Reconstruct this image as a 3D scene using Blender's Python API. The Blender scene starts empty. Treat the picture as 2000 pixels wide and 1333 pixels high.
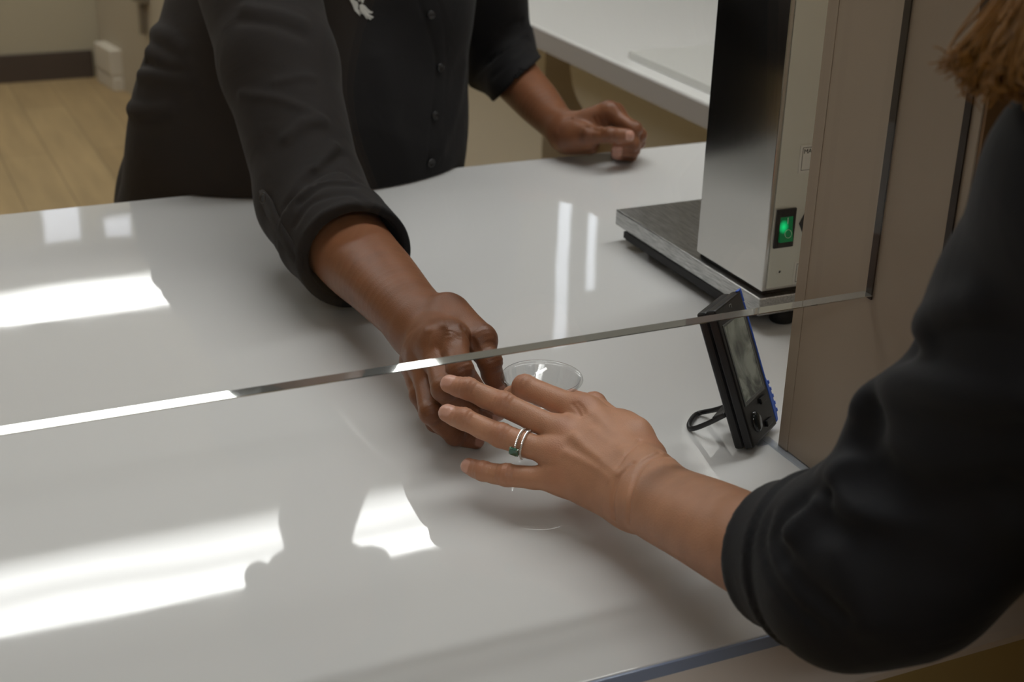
import bpy, bmesh, math, random
import numpy as np
from concurrent.futures import ThreadPoolExecutor
from mathutils import Vector, Matrix

random.seed(7)
scene = bpy.context.scene
COL = scene.collection
ZC = 0.95                      # height of the service counter top
V3 = lambda *a: np.array(a, float)

# ------------------------------------------------------------------ camera
FPX = 2866.0
PITCH, YAW, ROLL = (math.radians(a) for a in (23.41, 25.35, 1.8))
EYE = V3(0, 0, ZC + 0.54)
_h = V3(math.sin(YAW), math.cos(YAW), 0)
_r = V3(math.cos(YAW), -math.sin(YAW), 0)
_z = V3(0, 0, 1)
FW = _h * math.cos(PITCH) - _z * math.sin(PITCH)
_u = _z * math.cos(PITCH) + _h * math.sin(PITCH)
RT = _r * math.cos(ROLL) + _u * math.sin(ROLL)
UP = _u * math.cos(ROLL) - _r * math.sin(ROLL)
cam = bpy.data.cameras.new('camera')
cam.sensor_width = 36.0
cam.lens = FPX / 2000 * 36
cam.clip_start = 0.02
cam.dof.use_dof = True
cam.dof.focus_distance = 1.12
cam.dof.aperture_fstop = 10.0
cam_ob = bpy.data.objects.new('camera', cam)
COL.objects.link(cam_ob)
cam_ob.matrix_world = Matrix(((RT[0], UP[0], -FW[0], EYE[0]), (RT[1], UP[1], -FW[1], EYE[1]),
                              (RT[2], UP[2], -FW[2], EYE[2]), (0, 0, 0, 1)))
scene.camera = cam_ob


def ray(x, y):
    return FW + RT * (x - 1000) / FPX - UP * (y - 666.5) / FPX


def U(x, y, w):
    "3D point seen at photograph pixel (x, y), w metres in front of the lens"
    return EYE + ray(x, y) * w


def at_z(x, y, z):
    d = ray(x, y)
    return EYE + d * ((z - EYE[2]) / d[2])


# ------------------------------------------------------------------ objects
def tag(o, label=None, cat=None, group=None, kind=None):
    if label: o['label'] = label
    if cat: o['category'] = cat
    if group: o['group'] = group
    if kind: o['kind'] = kind
    return o


def empty(name, loc, rz=0.0):
    o = bpy.data.objects.new(name, None)
    o.empty_display_size = 0.05
    COL.objects.link(o)
    o.location = Vector([float(c) for c in loc])
    o.rotation_euler = (0, 0, rz)
    bpy.context.view_layer.update()
    return o


def link(name, me, m=None, parent=None, smooth=False):
    o = bpy.data.objects.new(name, me)
    COL.objects.link(o)
    if m is not None:
        for mm in (m if isinstance(m, (list, tuple)) else [m]):
            me.materials.append(mm)
    if smooth:
        me.polygons.foreach_set('use_smooth', [True] * len(me.polygons))
    if parent is not None:           # geometry is written in world space
        o.parent = parent
        o.matrix_parent_inverse = parent.matrix_world.inverted()
    return o


def from_bm(name, bm, m=None, parent=None, smooth=False):
    me = bpy.data.meshes.new(name)
    bm.normal_update()
    bm.to_mesh(me)
    bm.free()
    return link(name, me, m, parent, smooth)


def add_box(bm, lo, hi, bev=0.0, mat=0, M=None):
    lo, hi = Vector([float(c) for c in lo]), Vector([float(c) for c in hi])
    vs = [bm.verts.new((x, y, z)) for z in (lo.z, hi.z) for y in (lo.y, hi.y) for x in (lo.x, hi.x)]
    fs = [bm.faces.new([vs[i] for i in f]) for f in
          ((0, 2, 3, 1), (4, 5, 7, 6), (0, 1, 5, 4), (2, 6, 7, 3), (0, 4, 6, 2), (1, 3, 7, 5))]
    for f in fs: f.material_index = mat
    geo = vs
    if bev > 0:
        es = list({e for f in fs for e in f.edges})
        r = bmesh.ops.bevel(bm, geom=es, offset=bev, segments=3, profile=0.6, affect='EDGES', material=-1)
        geo = list({v for f in r['faces'] for v in f.verts} | {v for v in vs if v.is_valid})
        lay = {f for v in geo for f in v.link_faces}
        for f in lay: f.material_index = mat
        geo = list({v for f in lay for v in f.verts})
    if M is not None:
        bmesh.ops.transform(bm, matrix=M, verts=geo)
    return geo


def box(name, lo, hi, m, parent=None, bev=0.0, M=None):
    bm = bmesh.new()
    add_box(bm, lo, hi, bev, 0, M)
    return from_bm(name, bm, m, parent)


def add_lathe(bm, prof, M=Matrix(), n=48, mat=0, closed=False):
    "revolve (r, z) pairs about z"
    rings = []
    for r, z in prof:
        rings.append([bm.verts.new(M @ Vector((r * math.cos(2 * math.pi * i / n), r * math.sin(2 * math.pi * i / n), z)))
                      for i in range(n)])
    k = len(rings)
    for a in range(k if closed else k - 1):
        A, B = rings[a], rings[(a + 1) % k]
        for i in range(n):
            f = bm.faces.new((A[i], A[(i + 1) % n], B[(i + 1) % n], B[i]))
            f.material_index = mat
            f.smooth = True
    return rings


def add_tube(bm, pts, r, n=12, closed=False, flat=1.0, nrm=None, mat=0):
    "a round (or flattened) bar following pts"
    pts = [Vector([float(c) for c in p]) for p in pts]
    k = len(pts)
    rings = []
    ref = Vector(nrm) if nrm is not None else None
    for i, p in enumerate(pts):
        a = pts[(i - 1) % k] if (closed or i > 0) else p
        b = pts[(i + 1) % k] if (closed or i < k - 1) else p
        t = (b - a).normalized()
        rf = ref if ref is not None else (Vector((0, 0, 1)) if abs(t.z) < 0.9 else Vector((1, 0, 0)))
        s = t.cross(rf).normalized()
        q = s.cross(t).normalized()
        rr = r[i] if isinstance(r, (list, tuple, np.ndarray)) else r
        rings.append([bm.verts.new(p + s * (rr * math.cos(2 * math.pi * j / n)) + q * (rr * flat * math.sin(2 * math.pi * j / n)))
                      for j in range(n)])
    for a in range(k if closed else k - 1):
        A, B = rings[a], rings[(a + 1) % k]
        for j in range(n):
            f = bm.faces.new((A[j], A[(j + 1) % n], B[(j + 1) % n], B[j]))
            f.smooth = True
            f.material_index = mat
    if not closed:
        bm.faces.new(list(reversed(rings[0]))).material_index = mat
        bm.faces.new(rings[-1]).material_index = mat


def spline(pts, n=8, closed=False):
    "Catmull-Rom through pts"
    pts = [np.asarray(p, float) for p in pts]
    out = []
    k = len(pts)
    for i in range(k if closed else k - 1):
        p1, p2 = pts[i], pts[(i + 1) % k]
        p0 = pts[(i - 1) % k] if (closed or i > 0) else 2 * p1 - p2
        p3 = pts[(i + 2) % k] if (closed or i < k - 2) else 2 * p2 - p1
        for j in range(n):
            t = j / n
            out.append(0.5 * (2 * p1 + (p2 - p0) * t + (2 * p0 - 5 * p1 + 4 * p2 - p3) * t * t + (3 * p1 - p0 - 3 * p2 + p3) * t ** 3))
    if not closed: out.append(pts[-1])
    return out


def add_prism(bm, pts, depth, mat=0):
    "pts: closed 3D outline; depth: extrusion vector"
    a = [bm.verts.new([float(c) for c in p]) for p in pts]
    b = [bm.verts.new([float(c) for c in (np.asarray(p) + depth)]) for p in pts]
    n = len(a)
    for f in [a, list(reversed(b))] + [[a[(i + 1) % n], a[i], b[i], b[(i + 1) % n]] for i in range(n)]:
        bm.faces.new(f).material_index = mat
    bmesh.ops.recalc_face_normals(bm, faces=bm.faces[:])


# ------------------------------------------------------------------ materials
def srgb(r, g, b):
    return tuple(((c / 255) / 12.92 if c / 255 <= 0.04045 else ((c / 255 + 0.055) / 1.055) ** 2.4) for c in (r, g, b)) + (1.0,)


def mat(name, col, rough=0.5, metal=0.0, spec=0.5, bump=0.0, bscale=200.0, var=0.0, vscale=6.0, stretch=(1, 1, 1), coat=0.0, sheen=0.0):
    m = bpy.data.materials.new(name)
    m.use_nodes = True
    nt = m.node_tree
    p = nt.nodes['Principled BSDF']
    p.inputs['Base Color'].default_value = col
    p.inputs['Roughness'].default_value = rough
    p.inputs['Metallic'].default_value = metal
    p.inputs['Specular IOR Level'].default_value = spec
    p.inputs['Coat Weight'].default_value = coat
    if sheen:
        p.inputs['Sheen Weight'].default_value = sheen
        p.inputs['Sheen Roughness'].default_value = 0.4
    tc = nt.nodes.new('ShaderNodeTexCoord')
    mp = nt.nodes.new('ShaderNodeMapping')
    mp.inputs['Scale'].default_value = stretch
    nt.links.new(tc.outputs['Object'], mp.inputs['Vector'])
    if var > 0:
        n = nt.nodes.new('ShaderNodeTexNoise')
        n.inputs['Scale'].default_value = vscale
        n.inputs['Detail'].default_value = 5
        nt.links.new(mp.outputs['Vector'], n.inputs['Vector'])
        r = nt.nodes.new('ShaderNodeMapRange')
        r.inputs[1].default_value, r.inputs[2].default_value = 0.25, 0.75
        r.inputs[3].default_value, r.inputs[4].default_value = 1 - var, 1 + var
        nt.links.new(n.outputs['Fac'], r.inputs[0])
        mx = nt.nodes.new('ShaderNodeMix')
        mx.data_type = 'RGBA'
        mx.blend_type = 'MULTIPLY'
        mx.inputs[0].default_value = 1
        mx.inputs[6].default_value = col
        nt.links.new(r.outputs[0], mx.inputs[7])
        nt.links.new(mx.outputs[2], p.inputs['Base Color'])
    if bump > 0:
        n = nt.nodes.new('ShaderNodeTexNoise')
        n.inputs['Scale'].default_value = bscale
        n.inputs['Detail'].default_value = 4
        nt.links.new(mp.outputs['Vector'], n.inputs['Vector'])
        b = nt.nodes.new('ShaderNodeBump')
        b.inputs['Strength'].default_value = bump
        b.inputs['Distance'].default_value = 0.002
        nt.links.new(n.outputs['Fac'], b.inputs['Height'])
        nt.links.new(b.outputs['Normal'], p.inputs['Normal'])
    return m


def cloth_mat(name, col, rough=0.8, spec=0.2, weave=1400, sheen=0.04, broad=22, depth=0.004):
    "weave bump over broad soft rumples"
    m = mat(name, col, rough, spec=spec, bump=0.12, bscale=weave, sheen=sheen)
    nt = m.node_tree
    p = nt.nodes['Principled BSDF']
    fine = nt.nodes['Bump']
    n = nt.nodes.new('ShaderNodeTexNoise')
    n.inputs['Scale'].default_value = broad
    n.inputs['Detail'].default_value = 2.5
    n.inputs['Distortion'].default_value = 0.8
    nt.links.new(nt.nodes['Mapping'].outputs[0], n.inputs['Vector'])
    b = nt.nodes.new('ShaderNodeBump')
    b.inputs['Strength'].default_value = 0.45
    b.inputs['Distance'].default_value = depth
    nt.links.new(n.outputs['Fac'], b.inputs['Height'])
    nt.links.new(fine.outputs['Normal'], b.inputs['Normal'])
    nt.links.new(b.outputs['Normal'], p.inputs['Normal'])
    return m


def clear_mat(name, tint=(1, 1, 1, 1), rough=0.0, ior=1.49, base=0.0):
    "thin clear plastic: sees straight through, mirrors by Fresnel"
    m = bpy.data.materials.new(name)
    m.use_nodes = True
    nt = m.node_tree
    nt.nodes.clear()
    out = nt.nodes.new('ShaderNodeOutputMaterial')
    tr = nt.nodes.new('ShaderNodeBsdfTransparent')
    tr.inputs[0].default_value = tint
    gl = nt.nodes.new('ShaderNodeBsdfGlossy')
    gl.inputs['Roughness'].default_value = rough
    # Schlick's approximation, the same from both sides of the thin wall
    lw = nt.nodes.new('ShaderNodeLayerWeight')
    pw = nt.nodes.new('ShaderNodeMath')
    pw.operation = 'POWER'
    pw.inputs[1].default_value = 5.0
    nt.links.new(lw.outputs['Facing'], pw.inputs[0])
    f0 = ((ior - 1) / (ior + 1)) ** 2
    fr = nt.nodes.new('ShaderNodeMath')
    fr.operation = 'MULTIPLY_ADD'
    fr.inputs[1].default_value, fr.inputs[2].default_value = 1 - f0, f0
    nt.links.new(pw.outputs[0], fr.inputs[0])
    mx = nt.nodes.new('ShaderNodeMixShader')
    fac = fr.outputs[0]
    if base > 0:
        ad = nt.nodes.new('ShaderNodeMath')
        ad.operation = 'ADD'
        ad.use_clamp = True
        ad.inputs[1].default_value = base
        nt.links.new(fac, ad.inputs[0])
        fac = ad.outputs[0]
    nt.links.new(fac, mx.inputs[0])
    nt.links.new(tr.outputs[0], mx.inputs[1])
    nt.links.new(gl.outputs[0], mx.inputs[2])
    nt.links.new(mx.outputs[0], out.inputs[0])
    return m


def emit_mat(name, col, strength):
    m = bpy.data.materials.new(name)
    m.use_nodes = True
    p = m.node_tree.nodes['Principled BSDF']
    p.inputs['Base Color'].default_value = col
    p.inputs['Emission Color'].default_value = col
    p.inputs['Emission Strength'].default_value = strength
    return m
# ------------------------------------------------------------------ implicit surfaces for bodies and clothes
def smin(a, b, k):
    if k <= 0: return np.minimum(a, b)
    h = np.maximum(k - np.abs(a - b), 0) / k
    return np.minimum(a, b) - h * h * k * 0.25


def smax(a, b, k):
    return -smin(-a, -b, k)


def cone(P, a, b, ra, rb, n=None, s=1.0):
    "round cone from a to b; n, s flatten it along n by the factor s"
    ab = b - a
    q = P - a
    L = float(ab @ ab)
    t = np.clip((q @ ab) / L, 0, 1) if L > 1e-12 else np.zeros(len(P))
    q = q - t[:, None] * ab
    if n is not None:
        qn = q @ n
        q = q + n * (qn * (1 / s - 1))[:, None]
    return np.sqrt(np.einsum('ij,ij->i', q, q)) - (ra + (rb - ra) * t)


def ball(P, c, r, n=None, s=1.0):
    return cone(P, c, c, r, r, n, s)


def polydist(P, pts):
    d = np.full(len(P), 1e9)
    for a, b in zip(pts[:-1], pts[1:]):
        ab = b - a
        q = P - a
        t = np.clip((q @ ab) / max(float(ab @ ab), 1e-12), 0, 1)
        q = q - t[:, None] * ab
        d = np.minimum(d, np.einsum('ij,ij->i', q, q))
    return np.sqrt(d)


def trace(f, x, y, w0=0.3, w1=2.6, near=0.0):
    "surface point of f seen at photograph pixel (x, y)"
    d = ray(x, y)
    L = np.linalg.norm(d)
    w = w0
    best, bw = 9.0, None
    for i in range(220):
        v = float(f((EYE + d * w)[None])[0])
        if v < 2e-4: break
        if v < best: best, bw = v, w
        w += max(v, 4e-4) * 0.7 / L
        if w > w1: return EYE + d * bw if best < near else None
    return EYE + d * w


def grad(f, P, e=6e-4):
    g = np.stack([f(P + e * a) - f(P - e * a) for a in np.eye(3)], 1)
    return g / np.maximum(np.linalg.norm(g, axis=1, keepdims=True), 1e-9)


def creases(f, lines):
    "lines: (pixel polyline, amplitude (+ raises, - cuts), width) -> displacement function"
    done = []
    for px, amp, wid in lines:
        pts = []
        for q in spline([(a, b, 0) for a, b in px], 5):
            s = trace(f, q[0], q[1], near=.022)
            if s is not None and (not pts or np.linalg.norm(s - pts[-1]) < 0.12): pts.append(s)
        if len(pts) > 1:
            pts = np.array(pts)
            done.append((pts, amp, wid, pts.min(0) - 3 * wid, pts.max(0) + 3 * wid))
        else:
            print('crease missed', px[:2])

    def disp(P):
        d = np.zeros(len(P))
        for pts, amp, wid, lo, hi in done:
            m = np.all((P > lo) & (P < hi), axis=1)
            if m.any():
                d[m] -= amp * np.exp(-(polydist(P[m], pts) / wid) ** 2)
        return d
    return disp


POOL = ThreadPoolExecutor(4)


def pmap(f, P, n):
    return np.concatenate(list(POOL.map(f, [P[i:i + n] for i in range(0, len(P), n)])))


CORN = [(i, j, k) for k in (0, 1) for j in (0, 1) for i in (0, 1)]
EDGES = [(a, b) for a in range(8) for b in range(a + 1, 8) if bin(a ^ b).count('1') == 1]


def surface(f, lo, hi, h, B=16):
    "surface nets over the zero level of f -> vertices, quads"
    lo, hi = np.asarray(lo, float), np.asarray(hi, float)
    nb = np.ceil((hi - lo) / (B * h)).astype(int)
    I = np.stack(np.meshgrid(*[np.arange(n) for n in nb], indexing='ij'), -1).reshape(-1, 3)
    c = lo + (I + 0.5) * B * h
    d = pmap(f, c, 20000)
    I = I[np.abs(d) < B * h * 0.87 * 1.35 + 2 * h]
    N = nb * B + 4
    g = np.arange(-1, B + 1)
    G = np.stack(np.meshgrid(g, g, g, indexing='ij'), -1).reshape(-1, 3)
    S = B + 2
    vid, vpos, quads = [], [], []
    jobs = [I[s:s + 16] for s in range(0, len(I), 16)]
    def ev(J):
        return f(lo + (J[:, None, :] * B + G[None]).reshape(-1, 3) * h).reshape(len(J), S, S, S)
    for J, V in zip(jobs, POOL.map(ev, jobs)):
        neg = V < 0
        C = np.stack([V[:, i:i + S - 1, j:j + S - 1, k:k + S - 1] for i, j, k in CORN], -1)
        cn = (C < 0).sum(-1)
        m = (cn > 0) & (cn < 8)
        if not m.any(): continue
        bi, ci, cj, ck = np.nonzero(m)
        cv = C[m]
        acc = np.zeros((len(cv), 3))
        cnt = np.zeros(len(cv))
        for a, b in EDGES:
            va, vb = cv[:, a], cv[:, b]
            x = (va < 0) != (vb < 0)
            t = np.where(x, va / np.where(x, va - vb, 1), 0)
            pa, pb = np.array(CORN[a], float), np.array(CORN[b], float)
            acc += np.where(x[:, None], pa + t[:, None] * (pb - pa), 0)
            cnt += x
        gi = np.stack([ci, cj, ck], 1) - 1 + J[bi] * B
        vpos.append(lo + (gi + acc / cnt[:, None]) * h)
        vid.append(((gi[:, 0] + 1) * N[1] + gi[:, 1] + 1) * N[2] + gi[:, 2] + 1)
        for ax in range(3):
            A = neg[:, 1:-1, 1:-1, 1:-1]
            sl = [slice(1, -1)] * 3
            sl[ax] = slice(2, None)
            Bn = neg[(slice(None),) + tuple(sl)]
            e = np.nonzero(A != Bn)
            if not len(e[0]): continue
            flip = A[e]
            q = np.stack(e[1:], 1) + J[e[0]] * B
            u, v = [(1, 2), (2, 0), (0, 1)][ax]
            qs = []
            for du, dv in ((-1, -1), (0, -1), (0, 0), (-1, 0)):
                r = q.copy()
                r[:, u] += du
                r[:, v] += dv
                qs.append(((r[:, 0] + 1) * N[1] + r[:, 1] + 1) * N[2] + r[:, 2] + 1)
            qs = np.stack(qs, 1)
            qs[~flip] = qs[~flip][:, ::-1]
            quads.append(qs)
    vid, vpos, quads = np.concatenate(vid), np.concatenate(vpos), np.concatenate(quads)
    uid, first = np.unique(vid, return_index=True)
    v = vpos[first]
    q = np.searchsorted(uid, quads)
    ok = np.all(uid[np.minimum(q, len(uid) - 1)] == quads, axis=1)
    q = q[ok]
    for it in range(2):
        dv = pmap(f, v, 20000)
        gr = pmap(lambda q: grad(f, q, h * 0.5), v, 20000)
        v = v - gr * np.clip(dv, -0.5 * h, 0.5 * h)[:, None] * 0.9
    return v, q


def np_mesh(name, parts, attrs=None):
    "parts: list of (verts, quads) joined into one mesh"
    vs, qs, off = [], [], 0
    for v, q in parts:
        vs.append(v)
        qs.append(q + off)
        off += len(v)
    v, q = np.concatenate(vs), np.concatenate(qs)
    me = bpy.data.meshes.new(name)
    me.vertices.add(len(v))
    me.vertices.foreach_set('co', v.astype(np.float32).ravel())
    me.loops.add(q.size)
    me.loops.foreach_set('vertex_index', q.astype(np.int32).ravel())
    me.polygons.add(len(q))
    me.polygons.foreach_set('loop_start', np.arange(0, q.size, 4, dtype=np.int32))
    me.polygons.foreach_set('use_smooth', np.ones(len(q), bool))
    for k, val in (attrs or {}).items():
        a = me.attributes.new(k, 'FLOAT', 'POINT')
        a.data.foreach_set('value', val.astype(np.float32))
    me.update(calc_edges=True)
    me.validate()
    return me
# ------------------------------------------------------------------ shared materials
M_black = mat('black_plastic', srgb(24, 24, 26), 0.38)
M_white = mat('white_laminate', srgb(205, 203, 198), 0.35)


def struct(name, lo, hi, m, bev=0.0, label=None):
    o = box(name, lo, hi, m, None, bev)
    tag(o, kind='structure', label=label)
    return o


def plane_hit(x, y, axis, val):
    d = ray(x, y)
    return EYE + d * ((val - EYE[axis]) / d[axis])


# floor: oak planks running away from the counter
def floor_mat():
    m = mat('oak_floor', srgb(176, 150, 104), 0.45)
    nt = m.node_tree
    p = nt.nodes['Principled BSDF']
    tc = nt.nodes['Texture Coordinate']
    mp = nt.nodes.new('ShaderNodeMapping')
    mp.inputs['Rotation'].default_value = (0, 0, math.pi / 2)
    nt.links.new(tc.outputs['Object'], mp.inputs['Vector'])
    b = nt.nodes.new('ShaderNodeTexBrick')
    b.inputs['Color1'].default_value = srgb(170, 146, 106)
    b.inputs['Color2'].default_value = srgb(156, 132, 94)
    b.inputs['Mortar'].default_value = srgb(120, 102, 74)
    b.inputs['Scale'].default_value = 1.0
    b.inputs['Mortar Size'].default_value = 0.002
    b.inputs['Brick Width'].default_value = 1.3
    b.inputs['Row Height'].default_value = 0.16
    nt.links.new(mp.outputs['Vector'], b.inputs['Vector'])
    n = nt.nodes.new('ShaderNodeTexNoise')
    n.inputs['Scale'].default_value = 3.0
    n.inputs['Detail'].default_value = 6
    mp2 = nt.nodes.new('ShaderNodeMapping')
    mp2.inputs['Scale'].default_value = (6, 0.7, 1)
    nt.links.new(tc.outputs['Object'], mp2.inputs['Vector'])
    nt.links.new(mp2.outputs['Vector'], n.inputs['Vector'])
    r = nt.nodes.new('ShaderNodeMapRange')
    r.inputs[1].default_value, r.inputs[2].default_value = 0.3, 0.7
    r.inputs[3].default_value, r.inputs[4].default_value = 0.84, 1.1
    nt.links.new(n.outputs['Fac'], r.inputs[0])
    mx = nt.nodes.new('ShaderNodeMix')
    mx.data_type, mx.blend_type = 'RGBA', 'MULTIPLY'
    mx.inputs[0].default_value = 1
    nt.links.new(b.outputs['Color'], mx.inputs[6])
    nt.links.new(r.outputs[0], mx.inputs[7])
    nt.links.new(mx.outputs[2], p.inputs['Base Color'])
    return m


XL, XR, YF, YB, YM, ZT = -2.6, 4.3, -2.2, 6.3, 4.6, 2.70
struct('floor', (XL - .1, YF - .1, -0.1), (XR + .1, YB + .1, 0), floor_mat())
M_wall = mat('wall_paint', srgb(172, 164, 142), 0.75, var=0.02, vscale=2)
M_taupe = mat('taupe_laminate', srgb(166, 150, 132), 0.42, bump=0.05, bscale=500)
M_ceil = mat('ceiling_tile', srgb(206, 204, 198), 0.8)
struct('ceiling', (XL - .1, YF - .1, ZT), (XR + .1, YB + .1, ZT + .1), M_ceil)
struct('wall_left', (XL - .1, YF, 0), (XL, YB, ZT), M_wall)
struct('wall_right', (XR, YF, 0), (XR + .1, YM, ZT), M_wall)
struct('wall_front', (XL, YF - .1, 0), (XR, YF, ZT), mat('tan_wall_paint', srgb(190, 166, 142), 0.75))
struct('wall_back', (XL, YB, 0), (1.75, YB + .1, ZT), M_wall)
struct('wall_middle', (1.75, YM, 0), (XR, YM + .1, ZT), M_wall)
struct('wall_return', (1.65, YM, 0), (1.75, YB, ZT), M_wall)
M_base = mat('dark_vinyl_base', srgb(58, 48, 42), 0.5)
struct('baseboard_back', (XL, YB - .014, 0), (0.99, YB, 0.115), M_base, 0.003)

# narrow windows whose daylight streaks the counter, and small panes high in the back wall
M_day = emit_mat('daylight_pane', (0.86, 0.91, 1.0, 1), 2.2)
M_day2 = emit_mat('high_pane', (0.88, 0.91, 1.0, 1), 1.3)
M_frame = mat('window_frame', srgb(190, 188, 182), 0.4)
for nm, x0, x1, z0, z1, y in (('window_1', 2.345, 2.40, 2.02, 2.66, YM), ('window_2', 2.475, 2.515, 2.06, 2.45, YM),
                              ('window_3', 0.72, 0.87, 2.44, 2.62, YB), ('window_4', 0.98, 1.09, 2.53, 2.62, YB)):
    bm = bmesh.new()
    fw, fd = 0.018, 0.02
    for lo, hi in (((x0 - fw, y - fd, z0 - fw), (x1 + fw, y - .001, z0)), ((x0 - fw, y - fd, z1), (x1 + fw, y - .001, z1 + fw)),
                   ((x0 - fw, y - fd, z0), (x0, y - .001, z1)), ((x1, y - fd, z0), (x1 + fw, y - .001, z1))):
        add_box(bm, lo, hi, 0.002)
    w = from_bm(nm, bm, M_frame)
    tag(w, kind='structure')
    p = box('window_pane', (x0, y - .008, z0), (x1, y - .002, z1), M_day if y == YM else M_day2, w)

# ------------------------------------------------------------------ ceiling lights: three long troffers, plus an added customer-side fill
def diffuser_mat():
    m = bpy.data.materials.new('lamp_diffuser')
    m.use_nodes = True
    nt = m.node_tree
    p = nt.nodes['Principled BSDF']
    p.inputs['Base Color'].default_value = (0.9, 0.9, 0.9, 1)
    tc = nt.nodes.new('ShaderNodeTexCoord')
    sp = nt.nodes.new('ShaderNodeSeparateXYZ')
    nt.links.new(tc.outputs['Generated'], sp.inputs[0])
    # brighter along the two tubes, dimmer between and at the rims
    cr = nt.nodes.new('ShaderNodeValToRGB')
    e = cr.color_ramp.elements
    e[0].position, e[0].color = 0.0, (0.95, 0.95, 0.95, 1)
    e[1].position, e[1].color = 1.0, (0.06, 0.06, 0.06, 1)
    for pos, v in ((0.18, 1.0), (0.40, 0.46), (0.64, 0.72), (0.88, 0.30)):
        k = e.new(pos)
        k.color = (v, v, v, 1)
    nt.links.new(sp.outputs['Y'], cr.inputs[0])
    ml = nt.nodes.new('ShaderNodeMath')
    ml.operation = 'MULTIPLY'
    ml.inputs[1].default_value = LAMP
    nt.links.new(cr.outputs[0], ml.inputs[0])
    p.inputs['Emission Color'].default_value = (0.985, 1.0, 0.98, 1)
    nt.links.new(ml.outputs[0], p.inputs['Emission Strength'])
    return m


LAMP = 13.0
M_diff = diffuser_mat()
M_troffer = mat('troffer_enamel', srgb(225, 225, 222), 0.4)
for yc, xs, lab in ((-1.40, -1.6, 'added fill light shaped as a ceiling troffer, unseen on the customer side'),  # unseen fill lamp, added to brighten the customer side and counter front
                    (1.62, -0.10, 'long white ceiling troffer light over the service counter'),
                (3.63, -0.94, 'long white ceiling troffer light in the middle row behind the staff member'),
                (5.79, -0.94, 'long white ceiling troffer light nearest the back wall')):
    t = empty('ceiling_light', (xs + 1.22, yc, ZT))
    tag(t, lab, 'ceiling light', 'ceiling lights')
    bm = bmesh.new()
    x0, x1, hw = xs, xs + 2.44, 0.195
    for lo, hi in (((x0 - .02, yc - hw - .02, ZT - .022), (x1 + .02, yc - hw, ZT - .001)), ((x0 - .02, yc + hw, ZT - .022), (x1 + .02, yc + hw + .02, ZT - .001)),
                   ((x0 - .02, yc - hw, ZT - .022), (x0, yc + hw, ZT - .001)), ((x1, yc - hw, ZT - .022), (x1 + .02, yc + hw, ZT - .001))):
        add_box(bm, lo, hi, 0.003)
    from_bm('frame', bm, M_troffer, t)
    box('diffuser', (x0, yc - hw, ZT - .016), (x1, yc + hw, ZT - .008), M_diff, t)

# ------------------------------------------------------------------ service counter
YN, YR = 0.640, 1.656          # near and far edge of the top
XC0, XC1 = -2.59, 2.6


def counter_mat():
    m = mat('glossy_white_top', srgb(214, 214, 213), 0.03, spec=0.45)
    nt = m.node_tree
    p = nt.nodes['Principled BSDF']
    tc = nt.nodes['Texture Coordinate']
    n = nt.nodes.new('ShaderNodeTexNoise')
    n.inputs['Scale'].default_value = 5.0
    n.inputs['Detail'].default_value = 1.0
    nt.links.new(tc.outputs['Object'], n.inputs['Vector'])
    b = nt.nodes.new('ShaderNodeBump')
    b.inputs['Strength'].default_value = 0.12
    b.inputs['Distance'].default_value = 0.004
    nt.links.new(n.outputs['Fac'], b.inputs['Height'])
    nt.links.new(b.outputs['Normal'], p.inputs['Normal'])
    # faint wiping smears in the gloss
    n2 = nt.nodes.new('ShaderNodeTexNoise')
    n2.inputs['Scale'].default_value = 9
    n2.inputs['Detail'].default_value = 8
    n2.inputs['Distortion'].default_value = 1.2
    nt.links.new(tc.outputs['Object'], n2.inputs['Vector'])
    r = nt.nodes.new('ShaderNodeMapRange')
    r.inputs[1].default_value, r.inputs[2].default_value = 0.4, 0.8
    r.inputs[3].default_value, r.inputs[4].default_value = 0.015, 0.05
    nt.links.new(n2.outputs['Fac'], r.inputs[0])
    nt.links.new(r.outputs[0], p.inputs['Roughness'])
    return m


ctr = empty('service_counter', (0.3, 1.15, 0))
tag(ctr, 'long glossy white service counter that the hands reach across', 'counter')
M_top = counter_mat()
box('top_sheet', (XC0, YN, ZC - .0095), (XC1, YR, ZC), M_top, ctr, 0.0012)
M_slab = mat('counter_slab', srgb(232, 222, 214), 0.3)
bm = bmesh.new()
nose = [(YN + .0015, -.0100), (YN - .0125, -.0290), (YN - .0165, -.0350), (YN - .0185, -.0410), (YN - .0175, -.0470), (YR - .002, -.0470), (YR - .002, -.0100)]
add_prism(bm, [(XC0, y, ZC + z) for y, z in nose], V3(XC1 - XC0, 0, 0))
from_bm('slab', bm, M_slab, ctr)
M_edge = mat('blue_grey_edge', srgb(150, 164, 192), 0.2)
tag(box('edge_strip', (XC0, YN - .0022, ZC - .0098), (XC1, YN - .0002, ZC - .0004), M_edge, ctr, 0.0006), 'blue-grey edge strip')
M_beige = mat('beige_front_panel', srgb(186, 164, 108), 0.5, var=0.04)
box('front_panel', (XC0, YN + .03, 0.0), (XC1, YN + .05, ZC - .048), M_beige, ctr)
for x in (XC0, 2.58):
    box('end_panel', (x, YN + .052, 0.0), (x + .02, YR - .03, ZC - .048), M_beige, ctr)

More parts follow.
